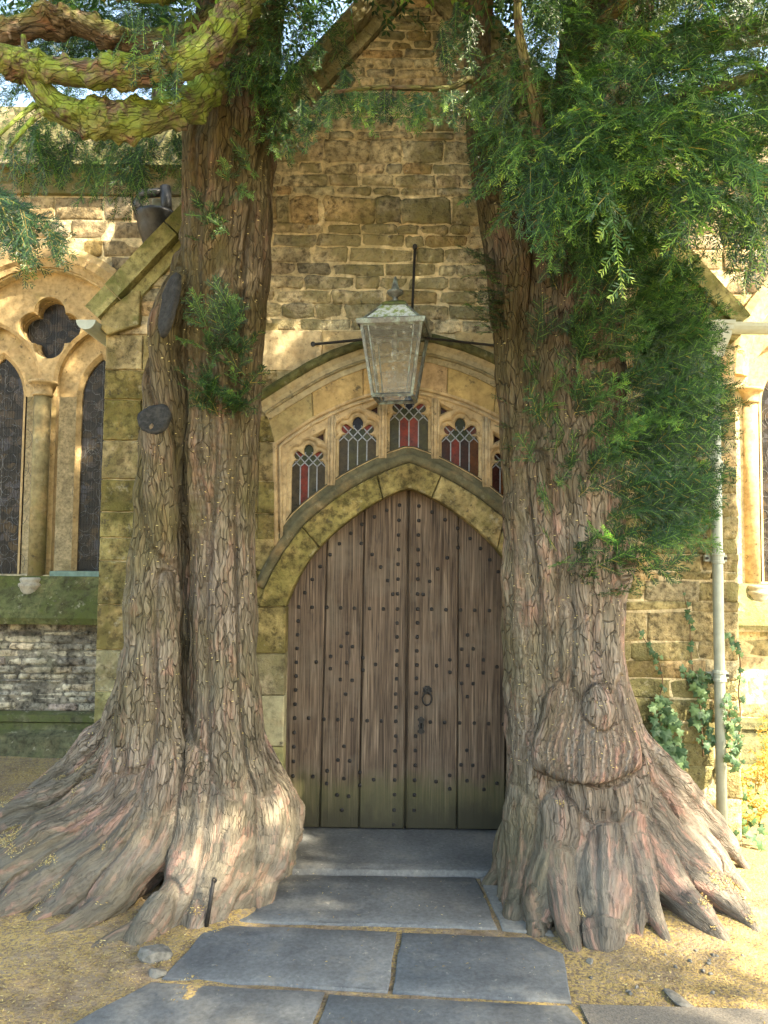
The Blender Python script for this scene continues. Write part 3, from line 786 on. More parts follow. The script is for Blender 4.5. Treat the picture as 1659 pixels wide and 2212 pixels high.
# stained glass: panes and lead cames
RED, GRN, BRN, NAV, OLV, DKR, AMB = (.125, .020, .014), (.024, .031, .014), (.042, .032, .018), (.006, .007, .015), (.040, .038, .018), (.034, .010, .007), (.075, .028, .010)
lanc = [[BRN, RED, (.05, .045, .028), BRN], [BRN, OLV, OLV, BRN], [OLV, RED, (.14, .028, .022), OLV], [DKR, RED, (.03, .012, .01), AMB], [DKR, AMB, DKR, BRN]]
lobes = [(RED, GRN, RED), (RED, NAV, RED), (DKR, NAV, RED), ((.075, .027, .02), GRN, (.075, .027, .02)), (DKR, GRN, DKR)]
for li, (cx, wd, zs) in enumerate(lights):
    xl = cx-wd/2; q = wd/4; YG = .060
    def pane(poly, col, name='pane'):
        m = MB(); plate(m, poly, [], YG+random.uniform(0, .002), YG+.006, 0); m.build(name, MAT['stained'], window, False, col)
    bars = []
    for k in range(4):
        a, b = xl+k*q, xl+(k+1)*q
        pane([(a, bot_z(a)-.01), (b, bot_z(b)-.01), (b, zs-.02*wd), (a+q/2, zs+.10*wd), (a, zs-.02*wd)], lanc[li][k])
        if k: bars.append([(a, bot_z(a)-.01), (a, zs-.02*wd)])
        bars.append([(a, zs-.02*wd), (a+q/2, zs+.10*wd)]); bars.append([(a+q/2, zs+.10*wd), (b, zs-.02*wd)])
    for k in range(5):                                   # row of diamonds over the lancet points
        x = xl+k*q; col = GRN if k % 2 else BRN
        pane([(max(xl, x-q/2), zs+.10*wd), (x, zs-.02*wd), (min(xl+wd, x+q/2), zs+.10*wd), (x, zs+.24*wd)], (.05, .055, .03) if k in (1, 3) else GRN)
    for k in range(4):
        x = xl+(k+.5)*q
        bars.append([(x, zs+.10*wd), (x-q/2, zs+.24*wd)]); bars.append([(x, zs+.10*wd), (x+q/2, zs+.24*wd)])
        pane([(x-q/2, zs+.24*wd), (x, zs+.10*wd), (x+q/2, zs+.24*wd), (x, zs+.38*wd)], GRN if k in (1, 2) else OLV)
    for k in (1, 2, 3):
        x = xl+k*q; bars.append([(x, zs+.24*wd), (x-q*.6, zs+.40*wd)]); bars.append([(x, zs+.24*wd), (x+q*.6, zs+.40*wd)])
    pane([(cx-q/2, zs+.38*wd), (cx, zs+.24*wd), (cx+q/2, zs+.38*wd), (cx+.16*wd, zs+.5*wd), (cx, zs+.67*wd), (cx-.16*wd, zs+.5*wd)], lobes[li][1])
    for s, c in ((-1, lobes[li][0]), (1, lobes[li][2])):
        pane([(cx+s*.33*wd+.15*wd*math.cos(t), zs+.31*wd+.15*wd*math.sin(t)) for t in np.linspace(0, 2*PI, 12, endpoint=False)], c)
    m = MB()
    for a, b in bars:
        a, b = Vector(a), Vector(b); d = (b-a).normalized(); nn = Vector((-d.y, d.x))*.0030; a = a-d*.002; b = b+d*.002
        vs = [(p.x, y, p.y) for p in (a-nn, b-nn, b+nn, a+nn) for y in (YG-.005, YG+.004)]
        m.add(vs, [(0, 2, 4, 6), (1, 7, 5, 3), (0, 1, 3, 2), (2, 3, 5, 4), (4, 5, 7, 6), (6, 7, 1, 0)])
    m.build('lead_came', MAT['leadcame'], window, False)
for e in eyes:
    m = MB(); plate(m, offset(ccw(e), -.01), [], .062, .066, 0); m.build('pane', MAT['stained'], window, False, DKR)

# --- relieving arch (orange voussoirs) and hood mould over the tracery
TT = resample(tr_top, 160); HH = resample(hood, 160)
HIN = off_curve(HH, -.105)
ra = None
jx = [.0, .16, .34, .50, .635, .80, 1.0]
rel = [(.32, .26, .13), (.42, .30, .14), (.47, .31, .135), (.40, .28, .16), (.40, .295, .13), (.36, .27, .13)]
for k in range(6):
    a, b = int(jx[k]*159), int(jx[k+1]*159)
    poly = offset(ccw([tuple(p) for p in HIN[a:b+1]]+[tuple(p) for p in TT[a:b+1][::-1]]), .0015)
    m = MB(); plate(m, poly, [], -.016-.001*(k % 2), .03, .004)
    if ra is None: ra = m.build('relieving_arch', MAT['dressed'], church, False, rel[k])
    else: m.build('voussoir', MAT['dressed'], ra, False, rel[k])
m = MB(); sweep(m, HH, [(-.12, .0), (-.12, -.026), (-.080, -.028), (-.074, -.040), (-.045, -.044), (-.012, -.075), (.012, -.085), (.03, -.072), (.036, -.03), (.036, .02)][::-1])
hm = m.build('hood_mould', MAT['dressed'], church, False, (.36, .305, .19))
m = MB(); sweep(m, HH, [(-.016, -.02), (-.018, -.078), (-.004, -.092), (.016, -.092), (.034, -.076), (.042, -.04), (.042, .02)][::-1]); m.build('mossy_roll', MAT['mossy'], hm, True, (.085, .085, .035))
m = MB(); sweep(m, HH, [(-.086, -.02), (-.086, -.044), (-.078, -.050), (-.070, -.044), (-.070, -.02)][::-1]); m.build('fillet', MAT['dressed'], hm, False, (.24, .21, .13))

# --- coping stones up both rakes
cop_in = [(APX.x+(P(0, 0).x*0), APX.z)]
for s in (-1, 1):
    d = Vector((s/SLOPE, -1)).normalized(); n_out = Vector((s*.0, 0))
    end = P(246 if s < 0 else 1583, 700, 0)
    Lg = (APX.z+.05-zv(676))/-d.y
    t = 0; first = None
    cuts = [0, .42, .95, 1.5, 2.0, 2.5, Lg]
    for c0, c1 in zip(cuts[:-1], cuts[1:]):
        a = Vector((APX.x, APX.z+.02))+d*(c0+.003); b = Vector((APX.x, APX.z+.02))+d*(c1-.003)
        j = random.uniform(-.004, .004)
        pr = [(-.0, .02), (-.0, -.030), (.062, -.034), (.066, -.020), (.074, -.020), (.080, -.10+j), (.155, -.125+j), (.19+j, -.085), (.195+j, .30), (.0, .30)]
        if c0 > 1.4: pr = [(q*.92 if q > .07 else q, max(y, -.085)) for q, y in pr]
        pr = [(q, y) for q, y in pr] if s > 0 else [(-q, y) for q, y in pr]
        pts = [a, a.lerp(b, .33), a.lerp(b, .66), b]
        pts = [p+Vector((0, random.uniform(-.004, .004)-(.095 if c0 > 1.4 else 0))) for p in pts]
        m = MB(); sweep(m, [tuple(p) for p in pts], pr if s < 0 else pr[::-1])
        cc = (.33, .295, .19) if c0 < 1.4 else (.30, .28, .13)
        if first is None: first = m.build('coping', MAT['rubble' if c0 < 1.4 else 'mossy'], church, False, cc)
        else: m.build('coping_stone', MAT['rubble' if c0 < 1.4 else 'mossy'], first, False, cc)
# kneelers under the eaves
for s in (-1, 1):
    xe = XL if s < 0 else XR
    tip = P(196, 690) if s < 0 else P(1636, 690)
    poly = [(xe-s*.16, zv(640)), (xe+s*.02, zv(690)), (xe+s*.015, zv(722)), (xe-s*.02, zv(735)), (xe-s*.20, zv(712)), (xe-s*.20, zv(640))]
    m = MB(); plate(m, poly, [], -.055, .25, .006); m.build('kneeler_stone', MAT['mossy'], church, False, (.30, .25, .12))

# --- oak door
YD = .105
planks_x = [JL-.015]+[None]*3
dr = MB()
gl = {'a': [(440, 440), (397, 2000)], 'b': [(642, 270), (610, 2010)], 'c': [(880, 165), (858, 2030)], 'd': [(1150, 310), (1140, 2040)], 'e': [(1405, 560), (1403, 2040)]}
glw = {k: XZ('D', v, YD) for k, v in gl.items()}
def gx(k, z):
    (x0, z0), (x1, z1) = glw[k]; return x0+(x1-x0)*(z-z0)/(z1-z0)
zbot = .045
def arch_z(x): return float(np.interp(x, I[:, 0], I[:, 1]))
plate(dr, [(JL-.03, zbot)]+[(x, z+.012) for x, z in intr]+[(JR+.03, zbot)], [], YD+.028, YD+.06, 0)
door = dr.build('door', MAT['oak'], church, False)
edges = ['L', 'a', 'b', 'c', 'd', 'e', 'R']
for k in range(6):
    l, r = edges[k], edges[k+1]
    zz = np.linspace(zbot, 2.4, 40); gap = .0048
    fl = (lambda z, l=l: JL-.025 if l == 'L' else gx(l, z)); fr = (lambda z, r=r: JR+.025 if r == 'R' else gx(r, z))
    gl_, gr_ = (gap+(.006 if l == 'c' else 0)), (gap+(.006 if r == 'c' else 0))
    xa, xb = fl(1.4)+gl_, fr(1.4)-gr_
    top = [(x, arch_z(min(max(x, JL+.001), JR-.001))+.010) for x in np.linspace(xa, xb, 14)]
    poly = [(fl(zbot)+gl_, zbot), (fr(zbot)-gr_, zbot)]+[(fr(z)-gr_ if i == 0 else x, z) for i, (x, z) in enumerate(top[::-1])]
    poly[-1] = (fl(poly[-1][1])+gl_, poly[-1][1])
    m = MB(); plate(m, poly, [], YD+random.uniform(-.003, .002), YD+.027, .004)
    m.build('plank', MAT['oak'], door, False)
# moulded cover strip at the meeting of the leaves
m = MB()
(x0, z0), (x1, z1) = glw['c']
for dx, r in ((-.011, .0035), (.011, .0035)):
    sweep(m, [(x0+dx, z0-.0), (x1+dx, zbot)], [(-r, YD+.01), (-r, YD-.006), (0, YD-.009), (r, YD-.006), (r, YD+.01)][::-1])
m.build('cover_strip', MAT['oak'], door, False)
studs = [(830,240),(827,321),(825,401),(825,480),(822,558),(822,639),(820,718),(819,800),(818,876),(817,951),(816,1026),(815,1102),(814,1177),(809,1259),(811,1330),(810,1406),(810,1486),(807,1566),(807,1645),(804,1723),(803,1802),(801,1885),(798,1965),
 (286,789),(283,865),(280,939),(278,1013),(274,1088),(272,1162),(270,1237),(267,1314),(265,1389),(262,1467),(260,1544),(258,1623),(255,1701),
 (762,268),(695,303),(628,343),(568,392),(506,448),(456,507),(403,571),(360,640),(320,712),(624,446),(683,506),(729,574),(766,646),(794,720),
 (359,791),(438,791),(513,794),(587,796),(668,798),(743,800),(340,1389),(423,1395),(497,1397),(574,1398),(656,1403),(733,1404),
 (549,931),(515,1001),(577,1003),(459,1056),(633,1063),(381,1086),(545,1089),(701,1099),(457,1122),(634,1130),(511,1181),(575,1185),(540,1260),
 (531,1541),(497,1615),(561,1620),(440,1673),(617,1682),(363,1705),(530,1715),(691,1721),(437,1742),(616,1752),(493,1804),(556,1811),(519,1885),
 (935,244),(934,323),(932,401),(931,480),(931,560),(929,639),(928,719),(928,801),(928,875),(926,951),(924,1026),(924,1103),(922,1174),(921,1254),(921,1331),(917,1486),(916,1564),(915,1644),(912,1723),(911,1804),(910,1887),
 (1006,277),(1076,318),(1144,365),(1211,420),(1267,474),(1317,535),(1363,599),(1146,469),(1088,524),(1037,584),(993,651),(958,722),
 (1003,801),(1081,804),(1160,806),(1236,807),(1315,809),(1391,811),(997,1410),(1074,1412),(1155,1415),(1234,1416),(1311,1419),(1391,1422),
 (1198,940),(1166,1017),(1228,1015),(1102,1074),(1283,1075),(1031,1106),(1199,1105),(1356,1112),(1103,1142),(1283,1144),(1165,1201),(1228,1203),(1196,1273),
 (1194,1563),(1162,1641),(1226,1644),(1101,1698),(1282,1704),(1027,1731),(1195,1727),(1356,1741),(1101,1771),(1286,1774)]
m = MB(); s_ = .0112
vs = []; n8 = 8
for r, y in ((1.0, 0), (1.0, -.004), (.62, -.0085), (.45, -.0095)):
    for k in range(8):
        a = PI/8+k*PI/4
        sq = s_*r*(1.0 if r < .9 else (1.0))
        vs.append((sq*max(-.92, min(.92, 1.25*math.cos(a))), y, sq*max(-.92, min(.92, 1.25*math.sin(a)))))
fs = [(i*8+j, (i+1)*8+j, (i+1)*8+(j+1) % 8, i*8+(j+1) % 8) for i in range(3) for j in range(8)]+[tuple(range(24, 32))]
me = bpy.data.meshes.new('stud'); me.from_pydata(vs, [], [f[::-1] for f in fs]); me.materials.append(MAT['iron']); me.update()
for (x, y) in studs:
    p = P(*V('D', x, y), YD)
    o = bpy.data.objects.new('stud', me); o.location = (p.x, YD-.0005, p.z); o.rotation_euler = (0, random.uniform(-.2, .2), 0); link(o, door)
# ring handle
hc = P(*V('D', 980, 1240), YD); m = MB()
def disc(mb, cx, cz, r, y0, y1, n=14, wob=0):
    plate(mb, [(cx+(r+wob*(k % 2))*math.cos(2*PI*k/n), cz+(r+wob*(k % 2))*math.sin(2*PI*k/n)) for k in range(n)], [], y0, y1, .002)
disc(m, hc.x, hc.z+.003, .023, YD-.008, YD+.002, 16, .005)
disc(m, hc.x, hc.z+.003, .012, YD-.018, YD-.008, 12)
m.tube([(hc.x-.026, YD-.022, hc.z-.002), (hc.x+.026, YD-.022, hc.z-.002)], .005, 8)
hd = m.build('ring_handle', MAT['iron'], door, False)
m = MB(); pts = []
for t in np.linspace(0, 2*PI, 29):
    r = .030*(1-.28*math.cos(t)**2*(1 if math.cos(t) > 0 else 0)); pts.append((hc.x-.001+.027*math.sin(t)*(1-.35*max(0, math.cos(t))), YD-.022-.003*math.cos(t), hc.z-.040+.041*math.cos(t)))
m.tube(pts, .0052, 8, False); m.build('ring', MAT['iron'], door, True)
# keyhole plate
kc = P(*V('D', 947, 1430), YD)
half = [(0, .052), (.008, .05), (.011, .044), (.020, .040), (.021, .032), (.014, .024), (.013, .010), (.018, .002), (.014, -.010), (.013, -.022), (.022, -.030), (.019, -.040), (.010, -.044), (0, -.05)]
outl = [(kc.x+x, kc.z+z) for x, z in half]+[(kc.x-x, kc.z+z) for x, z in half[::-1][1:-1]]
key = [(kc.x+.0055*math.cos(t), kc.z+.010+.0055*math.sin(t)) for t in np.linspace(-.6, PI+.6, 10)]+[(kc.x-.0045, kc.z-.018), (kc.x+.0045, kc.z-.018)]
m = MB(); plate(m, outl, [key], YD-.005, YD-.001, .0015); m.build('keyhole_plate', MAT['iron'], door, False)
m = MB(); plate(m, offset(ccw(key), -.001), [], YD-.0015, YD-.001, 0); m.build('keyhole', MAT['dark'], door, False)

# ================================================================== NAVE (behind the porch)
def zn(y, x=829.5): return P(x, y, YN).z
def xn(x, y=1106): return P(x, y, YN).x
XN0, XN1 = -7.0, 7.5
ztop = zn(300)
WC = xn(80)                                             # axis of the left window
def pointed(cx, hw, z0, zs, za, n=9):
    """pointed arch opening outline: half width hw, sill z0, springing zs, apex za"""
    h = za-zs; r = (hw*hw+h*h)/(2*hw); pts = [(cx-hw, z0), (cx+hw, z0)]
    a1 = math.asin(min(1, h/r))
    for t in np.linspace(0, a1, n): pts.append((cx+hw-r+r*math.cos(t), zs+r*math.sin(t)))
    for t in np.linspace(a1, 0, n)[1:]: pts.append((cx-hw+r-r*math.cos(t), zs+r*math.sin(t)))
    return pts
wl = []
hwW = .80
WCR = P(1646, 1100, YN+.25).x+.165+.42
for cx in (WC, WCR): wl.append(pointed(cx, hwW, zn(1250), zn(800), zn(588)))
core = MB()
# the wall left and right of the porch as one mesh with its two window openings
plate(core, [(XN0, -.3), (XN1, -.3), (XN1, ztop), (XN0, ztop)], wl, YN+.008, YN+.45, 0)
nave = part('nave_wall', core, 'mortar')
NP = [((.30, .235, .14), 4), ((.37, .28, .16), 3), ((.24, .19, .12), 3), ((.42, .30, .13), 2), ((.33, .28, .2), 3)]
def clear_of_window(x0, x1, z0, z1):
    for cx in (WC, WCR):
        if x1 > cx-hwW-.22 and x0 < cx+hwW+.22:
            if z0 < zn(545)+.02:
                xm = min(abs(x0-cx), abs(x1-cx)) if not (x0 < cx < x1) else 0
                lim = hwW+.20
                if xm < lim*max(0, 1-((max(z0, zn(800))-zn(800))/(zn(530)-zn(800)))**1.6): return False
    return True
def rub_rows(x0, x1, ztop_, zbot_, hmin, hmax, wmin, wmax, mat, pal, yf=YN, name='stone', chk=True, jit=.009):
    z = ztop_
    while z > zbot_+.02:
        h = min(random.uniform(hmin, hmax), z-zbot_); x = x0-random.uniform(0, .1)
        while x < x1:
            wd = random.uniform(wmin, wmax)
            a, b = max(x, x0), min(x+wd, x1)
            if b-a > .03 and (not chk or clear_of_window(a, b, z-h, z)):
                rough_stone(nave, mat, a+.004, b-.004, z-h+.004, z-.004, yf+random.uniform(-.01, .01), .05, jit, .010, pick(pal), name)
            x += wd
        z -= h
vis_l0, vis_l1 = xn(-60), xn(330); vis_r0, vis_r1 = xn(1400), xn(1760)
rub_rows(vis_l0, vis_l1, zn(432), zn(800), .10, .20, .16, .42, 'nave', NP)
rub_rows(vis_r0, vis_r1, zn(300), zn(800), .12, .22, .2, .5, 'nave', NP)
rub_rows(vis_r0, vis_r1, zn(1290), 0, .12, .2, .18, .45, 'nave', [((.40, .33, .2), 2), ((.34, .27, .15), 2), ((.3, .27, .15), 1)], chk=False)
m = MB(); m.box((-4.4, YN+.02, (zn(1352)+zn(1545))/2), (2.6, .016, (zn(1352)-zn(1545))/2)); m.build('bedding', MAT['thin'], nave, False, (.16, .145, .115))
TP = [((.33, .30, .23), 4), ((.40, .355, .26), 3), ((.25, .23, .185), 3), ((.15, .135, .115), 2), ((.42, .35, .25), 2), ((.22, .18, .15), 1)]
rub_rows(vis_l0, vis_l1, zn(1352), zn(1545), .028, .075, .07, .30, 'thin', TP, YN+.0, 'stone', False, .008)
# sill, string course, plinth and parapet: long dressed mouldings (left of the porch and right of it)
def course(name, x0, x1, prof, mat, col):
    m = MB(); sweep(m, [(x0, 0), (x0*.5+x1*.5, 0), (x1, 0)], [(z, y) for z, y in prof]); return m.build(name, MAT[mat], church, False, col)
for x0, x1 in ((XN0, XL+.3), (XR-.3, XN1)):
    s1, s2, s3 = zn(1252), zn(1338), zn(1352)
    pr = [(s1, YN+.03), (s1, YN-.06), (s1-.10, YN-.10), (s2+.05, YN-.20), (s2, YN-.215), (s3, YN-.19), (s3-.004, YN+.02)]
    course('window_sill', x0, x1, pr[::-1], 'mossy', (.075, .082, .034) if x0 < -3 else (.34, .29, .17))
    b1, b2, b3 = zn(1543), zn(1562), zn(1566)
    pr = [(b1, YN+.03), (b1, YN-.03), (b1-.02, YN-.075), (b2, YN-.085), (b3, YN-.06), (b3-.05, YN-.07), (b3-.09, YN-.15), (.0, YN-.17), (-.2, YN-.17), (-.2, YN+.03)]
    course('plinth', x0, x1, pr[::-1], 'mossy', (.10, .10, .055))
    t1, t2, t3, t4 = zn(300), zn(372), zn(384), zn(428)
    pr = [(t1+.25, YN+.2), (t1+.2, YN-.08), (t2, YN-.10), (t2-.01, YN-.17), (t3, YN-.18), (t3-.02, YN-.09), (t4+.07, YN-.05), (t4, YN-.03), (t4-.01, YN+.03), (t1-.5, YN+.2)]
    course('parapet', x0, x1, pr[::-1], 'mossy' if x0 < -3 else 'nave', (.22, .19, .12) if x0 < -3 else (.36, .30, .2))
# nave roof behind the parapet
m = MB(); a = [(XN0, YN+.1, ztop+.1), (XN1, YN+.1, ztop+.1), (XN1, YN+4.5, ztop+1.3), (XN0, YN+4.5, ztop+1.3)]
m.add(a+[(x, y, z-.1) for x, y, z in a], [(0, 1, 2, 3), (7, 6, 5, 4), (0, 4, 5, 1), (1, 5, 6, 2), (2, 6, 7, 3), (3, 7, 4, 0)]); part('nave_roof', m, 'roof')
m = MB(); m.box((.25, YN+5.2, 1.8), (7.5, .1, 2.6)); part('far_wall', m, 'mortar')

def gothic_window(cx, warm, sgn):
    hw = hwW; zsill, zsp, zap = zn(1252), zn(800), zn(588)
    col = tuple(c*k for c, k in zip((.40, .30, .165), (warm, warm*.97, warm*.93)))
    # face mouldings
    arcp = [p for p in pointed(cx, hw, zsill, zsp, zap)[2:]]
    m = MB(); path = [(cx+hw, zsp-.02)]+arcp+[(cx-hw, zsp-.02)]
    sweep(m, resample(path, 40), [(-.012, YN+.05), (-.012, YN-.02), (-.05, YN-.035), (-.075, YN-.06), (-.14, YN-.07), (-.20, YN-.045), (-.21, YN+.03)])
    win = m.build('gothic_window', MAT['dressed'], church, False, col)
    # tracery plates: outer order with large lights, inner order with the glazed openings
    dx = .42
    quc = zn(708)
    def quatre(r, k, n=8):
        return star((cx, quc), [(cx+math.cos(q*PI/2)*k, quc+math.sin(q*PI/2)*k, r, r) for q in range(4)], [], [2*PI*i/72-PI+.001 for i in range(72)])
    outer = offset(ccw(pointed(cx, hw+.03, zsill-.05, zsp, zap+.03)), 0)
    big = [pointed(cx+s*dx, .345, zsill+.0, zn(835), zn(706)) for s in (-1, 1)]
    for b in big: b[0] = (b[0][0], zsill-.1); b[1] = (b[1][0], zsill-.1)
    inn = [pointed(cx+s*dx, .168, zsill, zn(855), zn(768)) for s in (-1, 1)]
    qf = quatre(.118, .132)
    m = MB(); plate(m, outer, [[(x, max(z, zsill-.03)) for x, z in b] for b in big]+[quatre(.126, .132)], YN+.10, YN+.18, .02, None, [offset(ccw([(x, max(z, zsill-.03)) for x, z in b]), -.03) for b in big]+[quatre(.134, .132)]); m.build('tracery', MAT['dressed'], win, False, col)
    m = MB(); plate(m, outer, inn+[qf], YN+.19, YN+.26, .035, None, [offset(ccw(b), -.035) for b in inn]+[quatre(.121, .132)]); m.build('tracery', MAT['dressed'], win, False, col)
    # glass
    for b, nm in ((inn[0], 'pane'), (inn[1], 'pane'), (qf, 'pane')):
        bb = b if b is qf else offset(ccw(b), -.02); m = MB(); plate(m, bb, [], YN+.245, YN+.25, 0); m.build(nm, MAT['farglass'], win, False)
        # lead pattern and wire guard
        xs = [p[0] for p in bb]; zs = [p[1] for p in bb]; x0, x1, z0, z1 = min(xs), max(xs), min(zs), max(zs); m = MB()
        rr = random.Random(5); zc = z0+.08
        while zc < z1:                                 # circles and scrolls of lead
            for q in range(2):
                ccx = rr.uniform(x0, x1); rad = rr.uniform(.03, .07); k0 = rr.uniform(0, 6); ang = rr.uniform(3, 6.2)
                m.tube([(ccx+rad*math.cos(k0+t), YN+.242, zc+rad*1.3*math.sin(k0+t)) for t in np.linspace(0, ang, 12)], .0022, 4, False)
            zc += .05
        for xx in np.linspace(x0+.02, x1-.02, 3): m.tube([(xx, YN+.242, z0), (xx, YN+.242, z1)], .0022, 4, False)
        m.build('lead_came', MAT['leadfar'], win, False)
        m = MB()
        for xx in np.arange(x0, x1, .022): m.tube([(xx, YN+.225, z0), (xx, YN+.225, z1)], .0009, 3, False)
        for zz in np.arange(z0, z1, .075): m.tube([(x0, YN+.224, zz), (x1, YN+.224, zz)], .0012, 3, False)
        o = m.build('wire_guard', MAT['iron'], win, False); o['kind'] = 'stuff'
    # shaft with capital and base in front of the middle (and jamb shafts)
    for sx in ((cx, cx-hw*.985) if sgn > 0 else (cx,)):
        zc = zn(845); yy = YN+.03; m = MB()
        m.lathe([(.068, zsill-.03), (.068, zc-.07)], (sx, yy, 0), 14); 
        m.build('shaft', MAT['dressed'], win, True, (.20, .165, .085) if sgn < 0 else col)
        m = MB(); m.lathe([(.068, zc-.07), (.082, zc-.065), (.082, zc-.05), (.07, zc-.045), (.078, zc), (.10, zc+.03), (.115, zc+.035), (.115, zc+.055), (.095, zc+.06)], (sx, yy, 0), 16)
        m.build('capital', MAT['dressed'], win, True, col)
        m = MB(); zb_ = zsill-.03; m.lathe([(.02, zb_-.14), (.06, zb_-.125), (.078, zb_-.085), (.085, zb_-.06), (.095, zb_-.05), (.095, zb_-.03), (.075, zb_-.02), (.085, zb_-.005), (.085, zb_+.01), (.07, zb_+.02)], (sx, yy-.09, 0), 16)
        m.build('shaft_base', MAT['dressed'], win, True, (.33, .31, .25))
    return win
wL = gothic_window(WC, 1.0, -1); wR = gothic_window(WCR, 1.12, 1)
m = MB(); m.box((WC+.42, YN+.10, zn(1247)), (.30, .10, .022)); o = m.build('flashing', MAT['verdigris'], wL, False)

# ================================================================== RAINWATER GOODS
def rainwater_pipe():
    t = thing('downpipe', 'pale grey green downpipe with square hopper head on the porch wall', 'pipe', tuple(P(1550, 1650, -.07)))
    YP = -.075; x0, x1 = P(1543, 790, YP), P(1558, 1655, YP)
    m = MB(); m.tube([(x0.x, YP, x0.z), (x1.x-.0, YP, -.02)], .029, 16); m.build('pipe', MAT['paintgrey'], t)
    for y in (1008, 1206, 1460):
        q = P(1543+15*(y-790)/865, y, YP); m = MB()
        m.lathe([(.030, -.03), (.036, -.028), (.036, -.015), (.032, -.012), (.032, .012), (.038, .016), (.038, .03), (.030, .032)], q, 16)
        m.box((q.x, YP+.035, q.z), (.062, .012, .018))
        m.build('collar', MAT['paintgrey'], t, False)
        for s in (-1, 1):
            m = MB(); m.tube([(q.x+s*.052, YP+.03, q.z), (q.x+s*.052, YP+.01, q.z)], .008, 8); m.build('bolt', MAT['iron'], t, False)
    h0 = P(1534, 698, YP); h1 = P(1592, 698, YP); zt = h0.z; hw = .082; cx = x0.x+.012
    m = MB(); vs = []; prof = [(0, 1.0), (-.022, 1.0), (-.026, .92), (-.05, .90), (-.056, .80), (-.085, .78), (-.15, .52), (-.20, .36)]
    for dz, k in prof:
        for sx, sy in ((-1, -1), (1, -1), (1, 1), (-1, 1)): vs.append((cx+sx*hw*k, YP-.0+(sy*.07*k if sy < 0 else .07), zt+dz))
    fs = [(i*4+j, i*4+(j+1) % 4, (i+1)*4+(j+1) % 4, (i+1)*4+j)[::-1] for i in range(len(prof)-1) for j in range(4)]+[(0, 1, 2, 3)]
    m.add(vs, fs); m.build('hopper', MAT['paintgrey'], t, False)
    m = MB(); zt2 = zt-.005
    sec = [(math.cos(a)*.055, -.002+math.sin(a)*.055) for a in np.linspace(PI, 2*PI, 9)]
    a_ = [(cx+hw*.75, YP+y, zt2+z) for y, z in sec]; b_ = [(cx+.75, YP+y+.02, zt2+z+.004) for y, z in sec]
    m.add(a_+b_, [(i, i+1, 9+i+1, 9+i) for i in range(8)]+[tuple(range(9)), tuple(range(9, 18))[::-1]]); m.build('gutter', MAT['paintgrey'], t, False)
rainwater_pipe()
def eave_gutter():
    a = P(180, 694, -.10); t = thing('eave_gutter', 'half round grey green gutter under the mossy porch eave', 'gutter', tuple(a))
    r = .055; sec = [(math.cos(u)*r, math.sin(u)*r) for u in np.linspace(PI, 2*PI, 11)]; sec2 = [(x*.88, z*.88) for x, z in sec[::-1]]
    s = sec+sec2; n = len(s); m = MB(); x = XL-.075; z = a.z
    vs = [(x+u, -.12, z+v) for u, v in s]+[(x+u, YN-.25, z+v+.01) for u, v in s]
    m.add(vs, [(i, (i+1) % n, n+(i+1) % n, n+i)[::-1] for i in range(n)]+[tuple(range(n))]); m.build('trough', MAT['paintgrey'], t, False)
    m = MB(); vs = [(x+u, -.122, z+v) for u, v in sec]+[(x+u, -.130, z+v) for u, v in sec]; m.add(vs, [tuple(range(11))[::-1], tuple(range(11, 22))]+[(i, i+1, 12+i, 11+i) for i in range(10)]+[(10, 0, 11, 21)]); m.build('end_cap', MAT['paintgrey'], t, False)
eave_gutter()
def hopper():
    c = P(322, 470, YN-.2); t = thing('rainwater_hopper', 'black painted rainwater hopper on the nave wall beside the yew', 'hopper', tuple(c))
    Y0 = YN-.19; zt = P(322, 458, Y0).z; m = MB(); vs = []
    cx = P(332, 470, Y0).x; prof = [(.02, 1.08), (0, 1.10), (-.035, .98), (-.10, .90), (-.20, .72), (-.30, .38), (-.40, .2)]
    for dz, k in prof:
        for q in range(9):
            u = PI+PI*q/8; vs.append((cx+.175*k*math.cos(u), YN-.06+.20*k*math.sin(u), zt+dz))
    fs = [(i*9+j, (i+1)*9+j, (i+1)*9+j+1, i*9+j+1) for i in range(len(prof)-1) for j in range(8)]
    fs += [(i*9+8, (i+1)*9+8, (i+1)*9, i*9) for i in range(len(prof)-1)]+[tuple(range(9))]; m.add(vs, fs); m.build('bowl', MAT['blackpaint'], t, True)
    m = MB(); z2 = P(322, 412, Y0).z
    m.tube([(cx-.13, Y0+.04, zt), (cx-.15, Y0+.04, (zt+z2)/2), (cx-.12, Y0+.04, z2-.01), (cx+.08, Y0+.04, z2+.01)], .038, 8)
    m.tube([(cx+.10, Y0+.03, zt), (cx+.09, Y0+.03, (zt+z2)/2), (cx+.08, Y0+.03, z2+.05)], .045, 8); m.build('outlet_frame', MAT['blackpaint'], t, True)
    m = MB(); m.tube([(cx-.01, YN-.05, zt+.16), (cx-.01, YN-.05, zt-.02)], .05, 10); m.build('spout_lining', MAT['paintgrey'], t, True)
    m = MB(); m.tube([(cx, YN-.06, zt-.36), (cx, YN-.06, zn(1560))], .04, 10); m.build('pipe', MAT['blackpaint'], t, True)
hopper()

